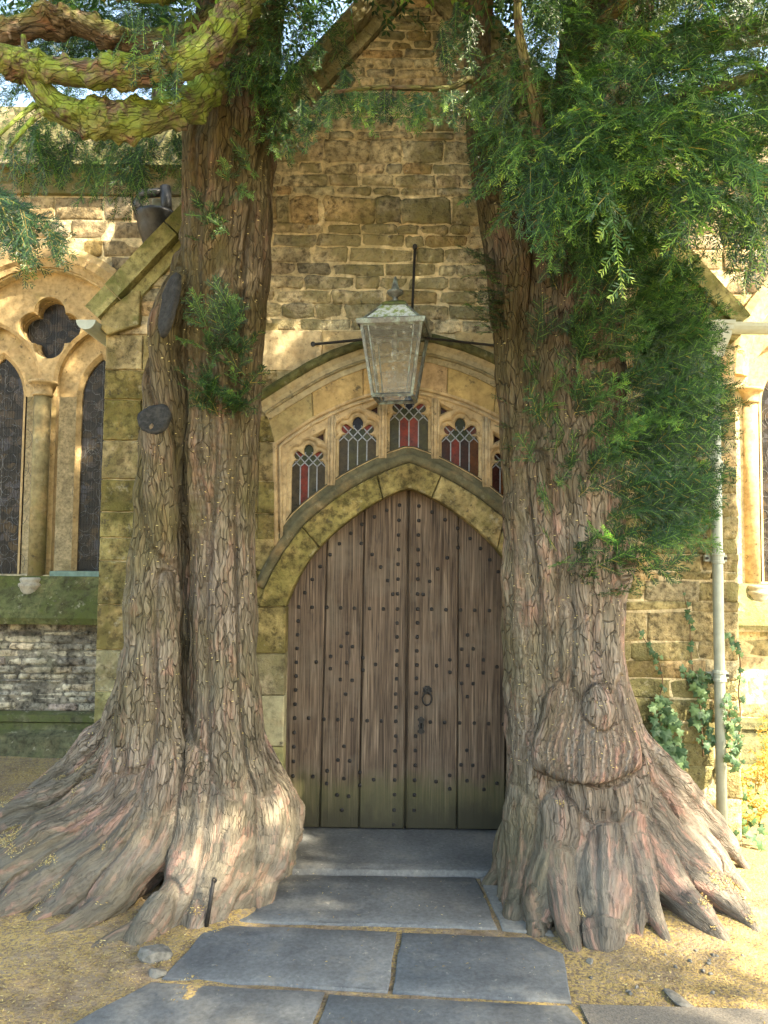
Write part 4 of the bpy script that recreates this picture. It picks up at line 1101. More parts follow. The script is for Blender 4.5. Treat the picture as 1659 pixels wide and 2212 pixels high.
# ================================================================== LANTERN
def lantern():
    YL = -.42
    def L(x, y, Y=YL): return P(*V('C', x, y), Y)
    cx = L(715, 800).x+.012; zt = L(700, 690).z; zb = L(700, 1270).z; hw = .158; hb = .103
    t = thing('lantern', 'square copper lantern with mossy glass roof on iron rods above the door', 'lantern', (cx, YL, zb))
    rz = math.radians(-9)
    ca, sa = math.cos(rz), math.sin(rz); yc = YL+.15
    def W(u, v, z): return Vector((cx+u*ca-v*sa, yc+u*sa+v*ca, z))
    cor = [(-1, -1), (1, -1), (1, 1), (-1, 1)]
    def ringz(z): 
        k = (z-zb)/(zt-zb); return hb+(hw-hb)*k
    for i, (a, b) in enumerate(cor):                     # corner bars
        m = MB(); m.tube([W(a*hb, b*hb, zb), W(a*hw, b*hw, zt)], .0105, 4); m.build('corner_bar', MAT['copper'], t, False)
    for z, r, th in ((zb, hb, .012), (zt, hw, .014)):
        m = MB()
        for i in range(4):
            a, b = cor[i], cor[(i+1) % 4]; m.tube([W(a[0]*r, a[1]*r, z), W(b[0]*r, b[1]*r, z)], th, 4)
        m.build('rail', MAT['copper'], t, False)
    for i in range(4):                                   # glass
        a, b = cor[i], cor[(i+1) % 4]; m = MB()
        vs = [W(a[0]*hb, a[1]*hb, zb), W(b[0]*hb, b[1]*hb, zb), W(b[0]*hw, b[1]*hw, zt), W(a[0]*hw, a[1]*hw, zt)]
        m.add(vs, [(0, 1, 2, 3)]); m.build('pane', MAT['glass'], t, False)
        m = MB(); e0, e1 = .02, .95                      # inner glazing beads
        for k0, k1 in ((0, 1),):
            for s in (.12, .88):
                m.tube([vs[0].lerp(vs[1], s)+Vector((0, 0, .012)), vs[3].lerp(vs[2], s)-Vector((0, 0, .012))], .0045, 4)
        m.build('glazing_bead', MAT['copper'], t, False)
    m = MB()                                             # eave tray
    for r0, r1, z0, z1 in ((hw+.012, hw+.022, zt-.012, zt+.022),):
        vs = [W(a*r, b*r, z) for z, r in ((zt+.008, hw+.004), (zt-.006, hw+.020), (zt+.020, hw+.026), (zt+.030, hw+.006)) for a, b in cor]
        m.add(vs, [(i*4+j, i*4+(j+1) % 4, (i+1)*4+(j+1) % 4, (i+1)*4+j) for i in range(3) for j in range(4)]+[(12, 13, 14, 15)])
    m.build('eave_tray', MAT['copper'], t, False)
    z2 = zt+.030; z3 = L(700, 492).z; rt = .062
    for i in range(4):
        a, b = cor[i], cor[(i+1) % 4]; m = MB(); vs = [W(a[0]*hw*.93, a[1]*hw*.93, z2), W(b[0]*hw*.93, b[1]*hw*.93, z2), W(b[0]*rt, b[1]*rt, z3), W(a[0]*rt, a[1]*rt, z3)]
        m.add(vs, [(0, 1, 2, 3)]); m.build('roof_pane', MAT['roofglass'], t, False)
        m = MB(); m.tube([W(a[0]*hw*.94, a[1]*hw*.94, z2), W(a[0]*rt, a[1]*rt, z3)], .007, 4); m.build('roof_bar', MAT['copper'], t, False)
    m = MB(); vs = [W(a*r, b*r, z) for z, r in ((z3-.004, rt+.008), (z3+.012, rt+.004), (z3+.026, rt*.75), (z3+.028, .03)) for a, b in cor]
    m.add(vs, [(i*4+j, i*4+(j+1) % 4, (i+1)*4+(j+1) % 4, (i+1)*4+j) for i in range(3) for j in range(4)]+[(12, 13, 14, 15)]); m.build('roof_cap', MAT['mossmetal'], t, False)
    m = MB(); m.lathe([(.018, 0), (.016, .012), (.022, .018), (.014, .026), (.016, .038), (.040, .052), (.046, .062), (.044, .070), (.026, .078), (.022, .085), (.017, .10), (.012, .125), (.007, .145), (.002, .152)], (cx-.002, yc, z3+.024), 16); m.build('finial', MAT['copper'], t, True)
    m = MB(); m.tube([W(0, 0, zt), W(0, 0, zt-.05)], .012, 8); m.tube([W(0, 0, zt-.05), W(0, 0, zt-.09)], .02, 8); m.build('lamp_holder', MAT['copper'], t, True)
    m = MB(); m.lathe([(.006, 0), (.018, -.02), (.024, -.045), (.018, -.068), (.004, -.078)], W(0, 0, zt-.088), 12); m.build('bulb', MAT['glass'], t, True)
    rear = W(0, hw, zt+.01)
    for (wx, wy, end) in ((895, 60, W(hw*.45, hw*.9, zt+.03)), (50, 870, W(-hw, hw*.2, zt-.03)), (1560, 880, W(hw, hw*.3, zt-.03))):
        q = P(*V('C', wx, wy), -.012); m = MB(); m.tube([q, end], .0075, 8); m.build('bracket_rod', MAT['iron'], t, False)
        m = MB(); m.tube([q+Vector((0, .02, 0)), q+Vector((0, -.012, 0))], .014, 10); m.build('wall_fixing', MAT['iron'], t, False)
MAT['mossmetal'] = plain('mossy_metal', (.07, .085, .04), .8, 0, .3, .4, .5, 40, (.16, .2, .04), .7)
lantern()

# ================================================================== YEW TREES
def px_tube(pts):
    """[(x, y, Y, r)] in picture units -> world centres and radii"""
    out = []
    for x, y, Y, r in pts:
        p = P(x, y, Y); out.append((p.x, p.y, p.z, r*(Y-CAM.y)/F))
    return out
def wood(name, tubes, parent, vox=.010, smooth=14, amp=1.0, moss=None, algae=None, knob=0):
    mb = MB(); sk = []
    for ti, t in enumerate(tubes):
        c = catmull(t, 6); c[:, 3] = np.maximum(c[:, 3], .006)
        L_ = np.r_[0, np.cumsum(np.linalg.norm(np.diff(c[:, :3], axis=0), axis=1))]
        k = max(4, int(L_[-1]/.035)); tt = np.linspace(0, L_[-1], k)
        c = np.stack([np.interp(tt, L_, c[:, i]) for i in range(4)], 1)
        mb.tube([Vector(p[:3]) for p in c], list(c[:, 3]), 14)
        d = np.gradient(c[:, :3], axis=0); d /= np.linalg.norm(d, axis=1)[:, None]
        for i in range(k): sk.append((*c[i], *d[i], tt[i], ti))
    tmp = mb.build('tmp_wood', MAT['bark'])
    md = tmp.modifiers.new('r', 'REMESH'); md.mode = 'VOXEL'; md.voxel_size = vox
    ms = tmp.modifiers.new('s', 'SMOOTH'); ms.factor = .5; ms.iterations = smooth
    dg = bpy.context.evaluated_depsgraph_get(); me = bpy.data.meshes.new_from_object(tmp.evaluated_get(dg))
    old = tmp.data; bpy.data.objects.remove(tmp); bpy.data.meshes.remove(old)
    n = len(me.vertices); co = np.empty(n*3, np.float32); me.vertices.foreach_get('co', co); co = co.reshape(-1, 3).astype(float)
    nr = np.empty(n*3, np.float32); me.vertices.foreach_get('normal', nr); nr = nr.reshape(-1, 3).astype(float)
    sk = np.array(sk); best = np.empty(n, int); seam = np.ones(n); starts = np.unique(sk[:, 8], return_index=True)[1]
    for a in range(0, n, 4000):
        q = co[a:a+4000]; d2 = (q**2).sum(1)[:, None]+(sk[:, :3]**2).sum(1)[None]-2*q@sk[:, :3].T
        dd = np.sqrt(np.maximum(d2, 0))-sk[None, :, 3]
        best[a:a+4000] = np.argmin(dd, 1)
        pt_ = np.sort(np.minimum.reduceat(dd, starts, axis=1), axis=1)
        seam[a:a+4000] = np.clip((pt_[:, 1]-pt_[:, 0])/.013, 0, 1) if pt_.shape[1] > 1 else 1
    s = sk[best]; rel = co-s[:, :3]; d = s[:, 4:7]; al = (rel*d).sum(1); rad = rel-d*al[:, None]
    ref = np.array([.31, .17, .93]); ref2 = np.array([.95, .2, -.1])
    rv = np.where((np.abs(d@ref) > .9)[:, None], ref2, ref2)
    e1 = rv-d*(d@ref2)[:, None]; e1 /= np.linalg.norm(e1, axis=1)[:, None]+1e-9; e2 = np.cross(d, e1)
    R_ = s[:, 3]; th = np.arctan2((rad*e2).sum(1), (rad*e1).sum(1))
    sarc = s[:, 7]+al; tid = s[:, 8]
    bark = np.stack([np.cos(th)*R_+tid*1.37, np.sin(th)*R_+tid*.71, sarc], 1)
    # relief: long flutes, then ridges, then flaky plates
    k = np.clip(R_/.10, .25, 1.3)
    fl = perlin(np.stack([bark[:, 0]*8, bark[:, 1]*8, sarc*.8+tid*3], 1))
    rg = 1-np.abs(perlin(np.stack([bark[:, 0]*19+4, bark[:, 1]*19, sarc*1.3+tid], 1)))*2
    rf = 1-np.abs(perlin(np.stack([bark[:, 0]*34+9, bark[:, 1]*34, sarc*2.2+tid*5], 1)))*2
    kn = np.maximum(0, fbm(co*9+3, 2)-.35)
    pt = perlin(np.stack([bark[:, 0]*46+4, bark[:, 1]*46, sarc*8+tid], 1))
    lump = fbm(co*5.0, 2)
    hz = np.clip((co[:, 2]-.20)/.45, .25, 1); low = 1-hz
    disp = amp*(lump*(.012+.008*low)*k+kn*.03*low*k)+seam*amp*(fl*.022*k+(rg-.5)*(.010+.002*low)*k+(rf-.5)*.0035*np.minimum(k, 1)+pt*.0030*np.minimum(k, 1)*hz)
    co = co+nr*disp[:, None]
    if knob: co = co+nr*(knob*np.maximum(0, fbm(co*11, 3))**1.2)[:, None]
    me.vertices.foreach_set('co', co.astype(np.float32).ravel())
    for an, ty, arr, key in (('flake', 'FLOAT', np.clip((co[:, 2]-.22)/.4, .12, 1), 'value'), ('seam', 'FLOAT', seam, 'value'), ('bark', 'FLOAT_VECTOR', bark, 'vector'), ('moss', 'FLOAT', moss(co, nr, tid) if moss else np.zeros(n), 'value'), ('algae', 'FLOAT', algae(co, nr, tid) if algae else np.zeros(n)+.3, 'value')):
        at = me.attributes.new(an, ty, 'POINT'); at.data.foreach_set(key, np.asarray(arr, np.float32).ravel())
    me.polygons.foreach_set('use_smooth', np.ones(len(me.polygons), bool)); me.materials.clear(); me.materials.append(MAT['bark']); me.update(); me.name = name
    return link(bpy.data.objects.new(name, me), parent), co, nr

yew_l = thing('yew_tree', 'old twin-stemmed yew with sawn stubs and mossy curving limbs beside the door', 'tree', tuple(P(400, 1880, -.55)), 'old yews flanking the door')
yew_r = thing('yew_tree', 'old fluted yew with a hanging burl and bushy green trunk shoots beside the downpipe', 'tree', tuple(P(1230, 1880, -.6)), 'old yews flanking the door')
LT = [
 [(560,-700,-.45,70),(550,-260,-.45,84),(530,-60,-.45,90),(512,120,-.48,95),(503,300,-.50,98),(492,480,-.50,98),(480,650,-.5,92),(474,850,-.5,86),(473,1050,-.5,80),(479,1250,-.5,71),(482,1450,-.5,71),(486,1600,-.5,80),(495,1720,-.48,98),(500,1830,-.46,100)],
 [(430,560,-.52,50),(397,700,-.55,56),(370,830,-.56,56),(352,980,-.58,52),(338,1120,-.58,52),(328,1280,-.58,57),(324,1430,-.58,64),(322,1560,-.57,74),(318,1680,-.53,84),(308,1780,-.46,72)],
 [(402,860,-.44,40),(402,1200,-.42,44),(402,1500,-.42,52),(402,1640,-.45,60)],
 [(352,1260,-.56,32),(350,1140,-.65,38),(341,1000,-.73,39),(334,918,-.745,38)],
 [(376,980,-.58,30),(366,870,-.66,35),(352,770,-.70,36),(350,700,-.7,34),(368,640,-.67,32),(388,600,-.62,26)],
 [(545,250,-.56,40),(545,500,-.58,42),(528,800,-.58,38),(520,1050,-.57,36),(520,1350,-.57,34),(530,1600,-.56,44),(550,1720,-.56,54),(562,1830,-.62,52),(560,1900,-.7,44)],
 [(430,280,-.60,36),(436,560,-.62,38),(446,850,-.61,36),(448,1100,-.6,32),(450,1400,-.6,32),(452,1620,-.6,40),(442,1740,-.65,50),(430,1850,-.75,46),(405,1930,-.88,36)],
 [(490,300,-.64,32),(480,650,-.64,36),(482,1000,-.62,32),(482,1400,-.62,34),(490,1640,-.62,46),(496,1760,-.67,54),(490,1870,-.78,48),(470,1950,-.9,34)],
 [(300,1200,-.62,26),(296,1400,-.62,32),(290,1560,-.60,42),(268,1660,-.58,52),(215,1745,-.60,52),(140,1815,-.63,46),(60,1870,-.68,40)],
 [(352,1250,-.64,24),(354,1400,-.65,28),(356,1560,-.65,34),(356,1660,-.66,44),(335,1770,-.72,48),(290,1860,-.82,44),(235,1930,-.92,34)],
 [(290,1650,-.45,80),(200,1712,-.38,60),(110,1745,-.32,52),(20,1775,-.3,48),(-80,1800,-.3,40)],
 [(270,1570,-.3,55),(210,1620,-.2,45),(150,1670,-.12,35),(80,1720,-.1,30)],
 [(300,1680,-.55,85),(210,1755,-.56,68),(120,1800,-.58,60),(40,1845,-.62,58),(-40,1890,-.66,55)],
 [(310,1700,-.6,80),(205,1785,-.64,66),(100,1845,-.70,58),(10,1895,-.76,50),(-70,1940,-.82,42)],
 [(325,1710,-.62,75),(240,1810,-.70,62),(140,1885,-.78,52),(60,1935,-.86,42),(0,1970,-.92,30)],
 [(345,1700,-.62,70),(295,1805,-.72,60),(220,1885,-.82,50),(150,1940,-.90,38),(105,1975,-.95,26)],
 [(360,1710,-.62,66),(330,1820,-.76,52),(285,1890,-.86,44),(240,1950,-.94,36),(165,2000,-1.04,26),(90,2040,-1.12,20),(50,2085,-1.2,14)],
 [(400,1720,-.6,45),(388,1800,-.66,30),(345,1878,-.74,24)],
 [(440,1720,-.6,80),(430,1830,-.74,62),(400,1920,-.86,52),(350,1975,-.97,42),(305,2030,-1.07,32)],
 [(360,1940,-.95,36),(330,1985,-1.02,42),(318,2010,-1.06,36)],
 [(490,1720,-.58,90),(480,1830,-.72,75),(460,1910,-.84,55),(440,1960,-.92,38)],
 [(530,1700,-.5,85),(560,1780,-.56,76),(560,1860,-.66,60),(530,1930,-.76,42)],
 [(555,1690,-.42,70),(588,1750,-.45,58),(592,1820,-.52,46),(575,1880,-.6,36)],
 [(330,1985,-1.02,20),(260,2020,-1.10,18),(190,2065,-1.2,18),(120,2095,-1.28,14),(70,2125,-1.34,9)],
 [(-60,1985,-.95,10),(60,2003,-.98,12),(115,1990,-.97,14)],
 [(320,1690,-.5,80),(255,1765,-.53,85),(180,1830,-.60,80),(110,1890,-.70,64)],
 [(350,1700,-.56,80),(315,1810,-.66,80),(262,1890,-.76,64),(215,1945,-.86,44)],
 [(420,1700,-.54,70),(415,1810,-.62,72),(430,1900,-.72,60),(440,1960,-.82,40)],
 [(535,1690,-.42,70),(568,1790,-.40,72),(575,1870,-.42,62),(555,1930,-.5,55)],
 [(520,1740,-.55,80),(520,1860,-.66,70),(500,1930,-.76,55),(480,1975,-.84,36)]]
RTB = [
 [(1038,-300,-.42,36),(1032,0,-.42,29),(1032,160,-.44,29),(1038,280,-.46,31),(1060,370,-.5,40),(1085,450,-.52,46),(1105,560,-.54,52),(1112,700,-.55,48),(1118,850,-.55,44),(1127,1000,-.55,46),(1140,1150,-.55,56),(1152,1300,-.55,64),(1160,1450,-.55,68),(1168,1600,-.56,72),(1175,1720,-.57,80),(1180,1830,-.53,70)],
 [(1045,362,-.58,18),(1068,392,-.57,30),(1085,430,-.56,34)],
 [(1340,-700,-.2,80),(1330,-260,-.2,90),(1320,-60,-.25,95),(1300,150,-.3,100),(1270,330,-.38,105),(1240,480,-.45,110),(1225,650,-.48,116),(1225,820,-.5,120),(1232,1000,-.5,112),(1240,1150,-.52,106),(1248,1300,-.54,94),(1256,1450,-.55,94),(1262,1600,-.56,104),(1275,1720,-.57,106),(1285,1830,-.52,92)],
 [(1345,1190,-.58,36),(1316,1300,-.6,36),(1314,1450,-.62,40),(1318,1560,-.62,50),(1330,1660,-.62,60),(1345,1750,-.64,64)],
 [(1240,1180,-.64,38),(1226,1330,-.66,36),(1222,1480,-.66,38),(1225,1600,-.66,44)],
 [(1170,1000,-.64,34),(1185,1250,-.64,36),(1195,1500,-.65,36),(1200,1640,-.66,44)],
 [(1126,900,-.60,24),(1132,1200,-.61,28),(1140,1450,-.62,32),(1148,1650,-.62,40),(1148,1760,-.62,46)],
 *[[(1268+(x-1268)*.6,1430,-.66,14),(1268+(x-1268)*.82,1540,-.74,22),(x,1615,-.82+abs(x-1265)*.0009,27),(x,1640+52*math.cos((x-1265)/76),-.88+abs(x-1265)*.0010,26)] for x in range(1176,1364,14)],
 [(1286,1490,-.74,24),(1290,1525,-.775,34),(1290,1548,-.77,34),(1286,1590,-.72,30)],
 [(1345,1180,-.64,40),(1340,1215,-.66,42)], [(1285,1190,-.66,34),(1282,1212,-.69,30)], [(1320,1270,-.66,26),(1300,1290,-.66,28)],
 [(1140,1690,-.52,52),(1120,1790,-.5,48),(1096,1850,-.5,38),(1075,1885,-.52,22)],
 [(1140,1750,-.56,56),(1122,1850,-.62,48),(1106,1920,-.66,38),(1098,1955,-.7,30)],
 [(1195,1710,-.66,52),(1208,1780,-.74,50),(1200,1850,-.8,45),(1180,1910,-.86,42),(1170,1960,-.92,38),(1160,2000,-.98,24)],
 [(1206,1760,-.68,30),(1204,1830,-.80,34),(1207,1885,-.88,32),(1215,1940,-.98,28),(1225,2000,-1.06,26),(1232,2022,-1.1,20)], [(1150,1935,-.92,23),(1160,1985,-.98,18)],
 [(1300,1720,-.60,62),(1297,1820,-.74,60),(1298,1900,-.86,62),(1300,1970,-.97,60),(1302,2005,-1.02,54)],
 [(1340,1760,-.7,50),(1372,1850,-.8,40),(1395,1920,-.9,30),(1412,1970,-.98,22),(1428,2005,-1.04,16)], [(1380,1900,-.88,22),(1384,1970,-.98,14),(1383,2005,-1.04,10)],
 [(1345,1740,-.66,58),(1410,1850,-.72,48),(1450,1920,-.82,42),(1500,1970,-.92,36),(1545,2015,-1.02,24)],
 [(1355,1710,-.62,58),(1430,1810,-.66,48),(1490,1880,-.72,42),(1545,1930,-.80,36),(1595,1975,-.9,28),(1615,1992,-.95,18)],
 [(1360,1660,-.55,55),(1430,1750,-.5,50),(1500,1820,-.5,42),(1555,1875,-.52,30),(1585,1900,-.56,18)],
 [(1370,1630,-.48,50),(1440,1700,-.4,45),(1510,1770,-.34,38),(1565,1820,-.3,28),(1590,1850,-.3,16)],
 [(1150,1700,-.6,60),(1150,1820,-.66,60),(1135,1910,-.74,46),(1120,1960,-.82,34)], [(1245,1740,-.66,60),(1245,1850,-.76,56),(1240,1940,-.88,46),(1245,2000,-.98,36)], [(1350,1780,-.7,54),(1345,1880,-.8,50),(1350,1960,-.92,36)],
 [(1400,1760,-.6,50),(1440,1860,-.66,46),(1480,1930,-.74,36)], [(1430,1740,-.5,46),(1500,1850,-.56,40),(1540,1920,-.66,28)],
 [(1375,1600,-.4,40),(1420,1650,-.3,36),(1470,1710,-.22,30),(1530,1770,-.2,20)]]
def rooted(ts, tx):
    out = []
    for t in ts:
        x, y, Y, r = t[0]
        if 1560 < y < 1765 and abs(t[-1][1]-y) > 60: t = [(x*.45+tx(x)*.55, y-230, -.52, r*.35), (x*.75+tx(x)*.25, y-95, Y*.8-.10, r*.62)]+[(x, y, Y, r*.88)]+list(t[1:])
        out.append(t)
    return out
LT = rooted(LT, lambda x: 335 if x < 405 else 478); RTB = rooted(RTB, lambda x: 1165 if x < 1215 else 1270)
def sink(t):
    a, b = Vector(t[-2][:3]), Vector(t[-1][:3]); r = t[-1][3]
    if b.z-r > .05 or t[0][2] < .02: return t
    d = b-a; d.z = 0; d = d.normalized() if d.length > .005 else Vector((0, -1, 0))
    e = b+d*(.02+r*.6); f = e+d*.05
    return list(t)+[(e.x, e.y, min(b.z-.02, .008), r*.82), (f.x, f.y, -.05, r*.5)]
TLm = [sink(px_tube(t)) for t in LT]; TRm = [sink(px_tube(t)) for t in RTB]
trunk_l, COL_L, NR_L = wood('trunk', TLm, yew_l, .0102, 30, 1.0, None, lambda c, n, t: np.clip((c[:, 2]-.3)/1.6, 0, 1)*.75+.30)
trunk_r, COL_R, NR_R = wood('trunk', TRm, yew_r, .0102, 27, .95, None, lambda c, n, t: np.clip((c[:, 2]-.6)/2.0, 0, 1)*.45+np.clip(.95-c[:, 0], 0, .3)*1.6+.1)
limbs_l = [
 [(600,-130,-.75,34),(545,-20,-.95,33),(500,40,-1.05,33),(440,105,-1.15,34),(380,140,-1.2,32),(300,155,-1.22,30),(200,158,-1.22,28),(100,150,-1.22,28),(30,128,-1.25,28),(-60,105,-1.3,26)],
 [(520,130,-.5,34),(465,180,-.70,32),(405,222,-.92,32),(330,252,-1.05,33),(255,258,-1.1,38),(180,256,-1.12,33),(120,230,-1.15,30),(85,190,-1.18,26),(62,140,-1.22,22)],
 [(470,60,-.6,34),(380,95,-.62,30),(260,85,-.66,26),(150,45,-.7,26),(40,60,-.74,26),(-80,110,-.8,24)],
 [(420,-60,-.85,26),(330,-20,-.95,24),(200,-40,-1.0,22)],
 [(62,150,-1.22,9),(52,95,-1.24,8),(50,75,-1.24,6)],
 [(90,240,-1.2,8),(55,275,-1.3,6),(20,320,-1.35,4)], [(75,225,-1.2,7),(30,262,-1.28,5),(-10,300,-1.3,4)],
 [(480,-40,-.6,40),(300,-160,-1.2,34),(0,-260,-1.8,26)]]
for i, t in enumerate(limbs_l):
    wood('limb', [px_tube(t)], yew_l, (.007 if i < 4 else .005) if i < 7 else .014, 4, .7 if i < 4 else .25,
         (lambda c, n, tt, i=i: np.clip(.85+.4*n[:, 2]+.35*fbm(c*7, 2), 0, 1) if i not in (2,) else np.clip(.25+.4*n[:, 2], 0, 1)), lambda c, n, tt: np.zeros(len(c))+.3, .045 if i < 4 else 0)
limbs_r = [
 [(1180,480,-.62,22),(1168,340,-.85,19),(1162,260,-.95,16),(1140,160,-1.0,12),(1120,60,-1.05,10),(1118,-40,-1.1,9)],
 [(1230,240,-.5,18),(1260,120,-.7,16),(1300,50,-.9,15),(1370,-10,-1.0,14),(1450,-70,-1.2,12)],
 [(1250,420,-.6,30),(1330,300,-.8,24),(1420,230,-1.0,18),(1520,200,-1.2,14),(1680,150,-1.4,12)],
 [(1300,150,-.4,46),(1400,120,-.4,40),(1520,80,-.4,36),(1700,60,-.4,30)],
 [(1270,440,-.62,20),(1340,405,-.85,14),(1420,390,-1.0,10)],
 [(1110,560,-.6,10),(1040,200,-.8,9),(960,192,-.9,7),(800,190,-.98,6),(720,200,-1.0,4)],
 [(1320,-100,-.3,50),(1600,-350,-1.5,40),(1900,-500,-2.6,30)], [(1320,-100,-.3,50),(1300,-500,-1.3,38),(1250,-1100,-2.4,26)], [(1330,-200,-.3,40),(1000,-400,-1.2,30),(600,-700,-2.0,22)]]
for i, t in enumerate(limbs_r): wood('limb', [px_tube(t)], yew_r, .006 if i < 3 or i in (4, 5) else .014, 4, .35, lambda c, n, tt: np.zeros(len(c))+.25, lambda c, n, tt: np.zeros(len(c))+.6)
# sawn faces on the stubs
def cut_face(x, y, Y, rx, rz, nrm, tilt, yew):
    c = P(x, y, Y); n = Vector(nrm).normalized(); u = n.cross(Vector((0, 0, 1))).normalized(); v = u.cross(n); vs = []; fs = []
    k = 24
    for ring, h in ((1.0, -.02), (1.0, 0), (.8, .003), (.45, .001), (.1, -.002)):
        for i in range(k):
            a = 2*PI*i/k; wob = 1+.06*math.sin(3*a+1)+.03*math.sin(7*a)
            vs.append(c+(u*math.cos(a+tilt*0)*rx+v*math.sin(a)*rz)*ring*wob+n*(h+random.uniform(-.001, .001)))
    fs = [(r*k+i, r*k+(i+1) % k, (r+1)*k+(i+1) % k, (r+1)*k+i) for r in range(4) for i in range(k)]+[tuple(range(4*k, 5*k))]
    o = obj('sawn_face', vs, fs, MAT['cutwood'], yew, True); o['label'] = 'dark weathered sawn end of a stub'; return o
cut_face(333, 903, -.800, .080, .082, (-.08, -.90, .42), 0, yew_l)
cut_face(362, 655, -.785, .060, .165, (-.58, -.78, .2), 0, yew_l)

# ------------------------------------------------------------------ needles
class Foliage:
    def __init__(s): s.sh = []
    def shoot(s, b, d, n, L, droop, tint, fresh, nl=.030, nw=.0052, sp=.0088):
        s.sh.append((*b, *d, *n, L, droop, tint, fresh, nl, nw, sp))
    def spray(s, b, d, n, L, droop=.25, fresh=.5, side=.5, nl=.030, nw=.0052, sp=.0088, step=.034):
        b, d, n = Vector(b), Vector(d).normalized(), Vector(n); n = (n-d*n.dot(d)); n = n.normalized() if n.length > 1e-4 else d.orthogonal().normalized()
        sd = d.cross(n); t0 = random.choice((random.uniform(.0, .25), random.uniform(.15, .55))); k = max(2, int(L/step))
        for i in range(k):
            t = (i+.6)/k; p = b+d*L*t+Vector((0, 0, -droop*L*t*t)); dt = (d+Vector((0, 0, -2*droop*t))).normalized()
            if t < .12: continue
            sg = 1 if i % 2 else -1
            q = (dt*.72+sd*sg*random.uniform(.6, 1.0)+n*random.uniform(-.2, .25)).normalized(); ll = L*side*(1.05-.72*t)*random.uniform(.6, 1.15)
            if ll > .02: s.shoot(p, q, n, ll, droop*.9, t0+random.uniform(-.06, .06), fresh if random.random() < .7 else 0, nl, nw, sp)
        s.shoot(b, d, n, L*1.05, droop, t0, fresh, nl, nw, sp)
    def build(s, name, mat, parent):
        a = np.array(s.sh, float); b = a[:, 0:3]; d = a[:, 3:6]; n = a[:, 6:9]; L, dr, ti, fr, nl, nw, sp = a[:, 9:16].T
        sd = np.cross(d, n); cnt = np.maximum(3, (L/sp).astype(int)); tot = cnt.sum(); ix = np.repeat(np.arange(len(a)), cnt)
        k = np.arange(tot)-np.repeat(np.cumsum(cnt)-cnt, cnt); t = (k+.5)/cnt[ix]
        down = np.zeros((tot, 3)); down[:, 2] = -1
        p = b[ix]+d[ix]*(L[ix]*t)[:, None]+down*(dr[ix]*L[ix]*t*t)[:, None]
        dt = d[ix]+down*(2*dr[ix]*t)[:, None]; dt /= np.linalg.norm(dt, axis=1)[:, None]
        VV = []; TT_ = []
        for sg in (-1, 1):
            ang = RNG.normal(1.02, .13, tot)-.35*t; le = nl[ix]*(1-.45*t**3)*RNG.uniform(.8, 1.15, tot)*np.clip(.55+t*4, .55, 1)
            q = dt*np.cos(ang)[:, None]+sd[ix]*(sg*np.sin(ang))[:, None]+n[ix]*RNG.normal(.06, .20, tot)[:, None]; q /= np.linalg.norm(q, axis=1)[:, None]
            wv = np.cross(q, n[ix]+sd[ix]*RNG.normal(0, .35, tot)[:, None]); wv /= np.linalg.norm(wv, axis=1)[:, None]+1e-9; wv *= (nw[ix]*.5)[:, None]
            e = p+q*le[:, None]; m1 = p+q*(le*.45)[:, None]
            VV.append(np.stack([p, m1+wv, e, m1-wv], 1)); tt = np.clip(ti[ix]+fr[ix]*np.clip((t-.40)/.5, 0, 1)**1.3*.62+RNG.normal(0, .04, tot), 0, .92); TT_.append(np.repeat(tt, 4))
        # twig strips
        e = b+d*L[:, None]; e[:, 2] -= dr*L; mid = b+d*(L*.5)[:, None]; mid[:, 2] -= dr*L*.25; w_ = sd*.0016+n*.0006
        VV.append(np.stack([b-w_, b+w_, mid+w_*.8, mid-w_*.8], 1)); TT_.append(np.repeat(np.where(fr > .1, .62, .98), 4))
        VV.append(np.stack([mid-w_*.8, mid+w_*.8, e+w_*.4, e-w_*.4], 1)); TT_.append(np.repeat(np.where(fr > .1, .75, .62), 4))
        Vv = np.concatenate([v.reshape(-1, 3) for v in VV]); Tt = np.concatenate(TT_)
        Q = np.arange(len(Vv)).reshape(-1, 4)
        me = fast_mesh(name, Vv, Q, MAT[mat], False, {'tint': ('FLOAT', Tt)})
        o = link(bpy.data.objects.new(name, me), parent); o['kind'] = 'stuff'; return o
U = random.uniform
def region(Fo, cx, cy, rx, ry, Y0, Y1, cnt, dirf, L=(.14, .32), droop=(.1, .5), fresh=.6, nrm=None, **kw):
    for _ in range(cnt):
        while True:
            u, v = U(-1, 1), U(-1, 1)
            if u*u+v*v < 1: break
        b = P(cx+u*rx, cy+v*ry, U(Y0, Y1)); d = dirf(u, v)
        n = nrm() if nrm else (U(-.5, .5), U(-1, -.1), U(.2, 1))
        Fo.spray(b, d, n, U(*L), U(*droop), fresh*U(.2, 1.2), **kw)
def hang(u, v): return (U(-.7, .7), U(-.8, .2), U(-.9, .05))
CR = Foliage(); CLf = Foliage()
# right tree: boughs over the top right of the view
region(CR, 1400, 110, 330, 190, -1.2, -.4, 240, hang)
region(CR, 1480, 250, 260, 170, -1.9, -1.0, 230, lambda u, v: (U(-.5, .9), U(-.8, .1), U(-.55, .2)), fresh=.95)
region(CR, 1220, 200, 130, 170, -1.3, -.6, 80, hang, fresh=.8)
region(CR, 1270, 330, 180, 110, -1.4, -.75, 120, hang, fresh=.8)
region(CR, 1330, 420, 150, 90, -1.1, -.8, 60, lambda u, v: (U(-.5, .5), U(-.6, -.1), U(-1, -.3)), fresh=.5)
region(CR, 1560, 400, 110, 70, -1.9, -1.2, 45, lambda u, v: (U(-.4, .6), U(-.5, .1), U(-1, -.1)), fresh=.9)
region(CR, 1400, -20, 330, 60, -1.0, .2, 130, hang, (.18, .36), fresh=.5)
region(CR, 1540, 200, 150, 150, -.6, .4, 150, hang, (.18, .36), fresh=.6)
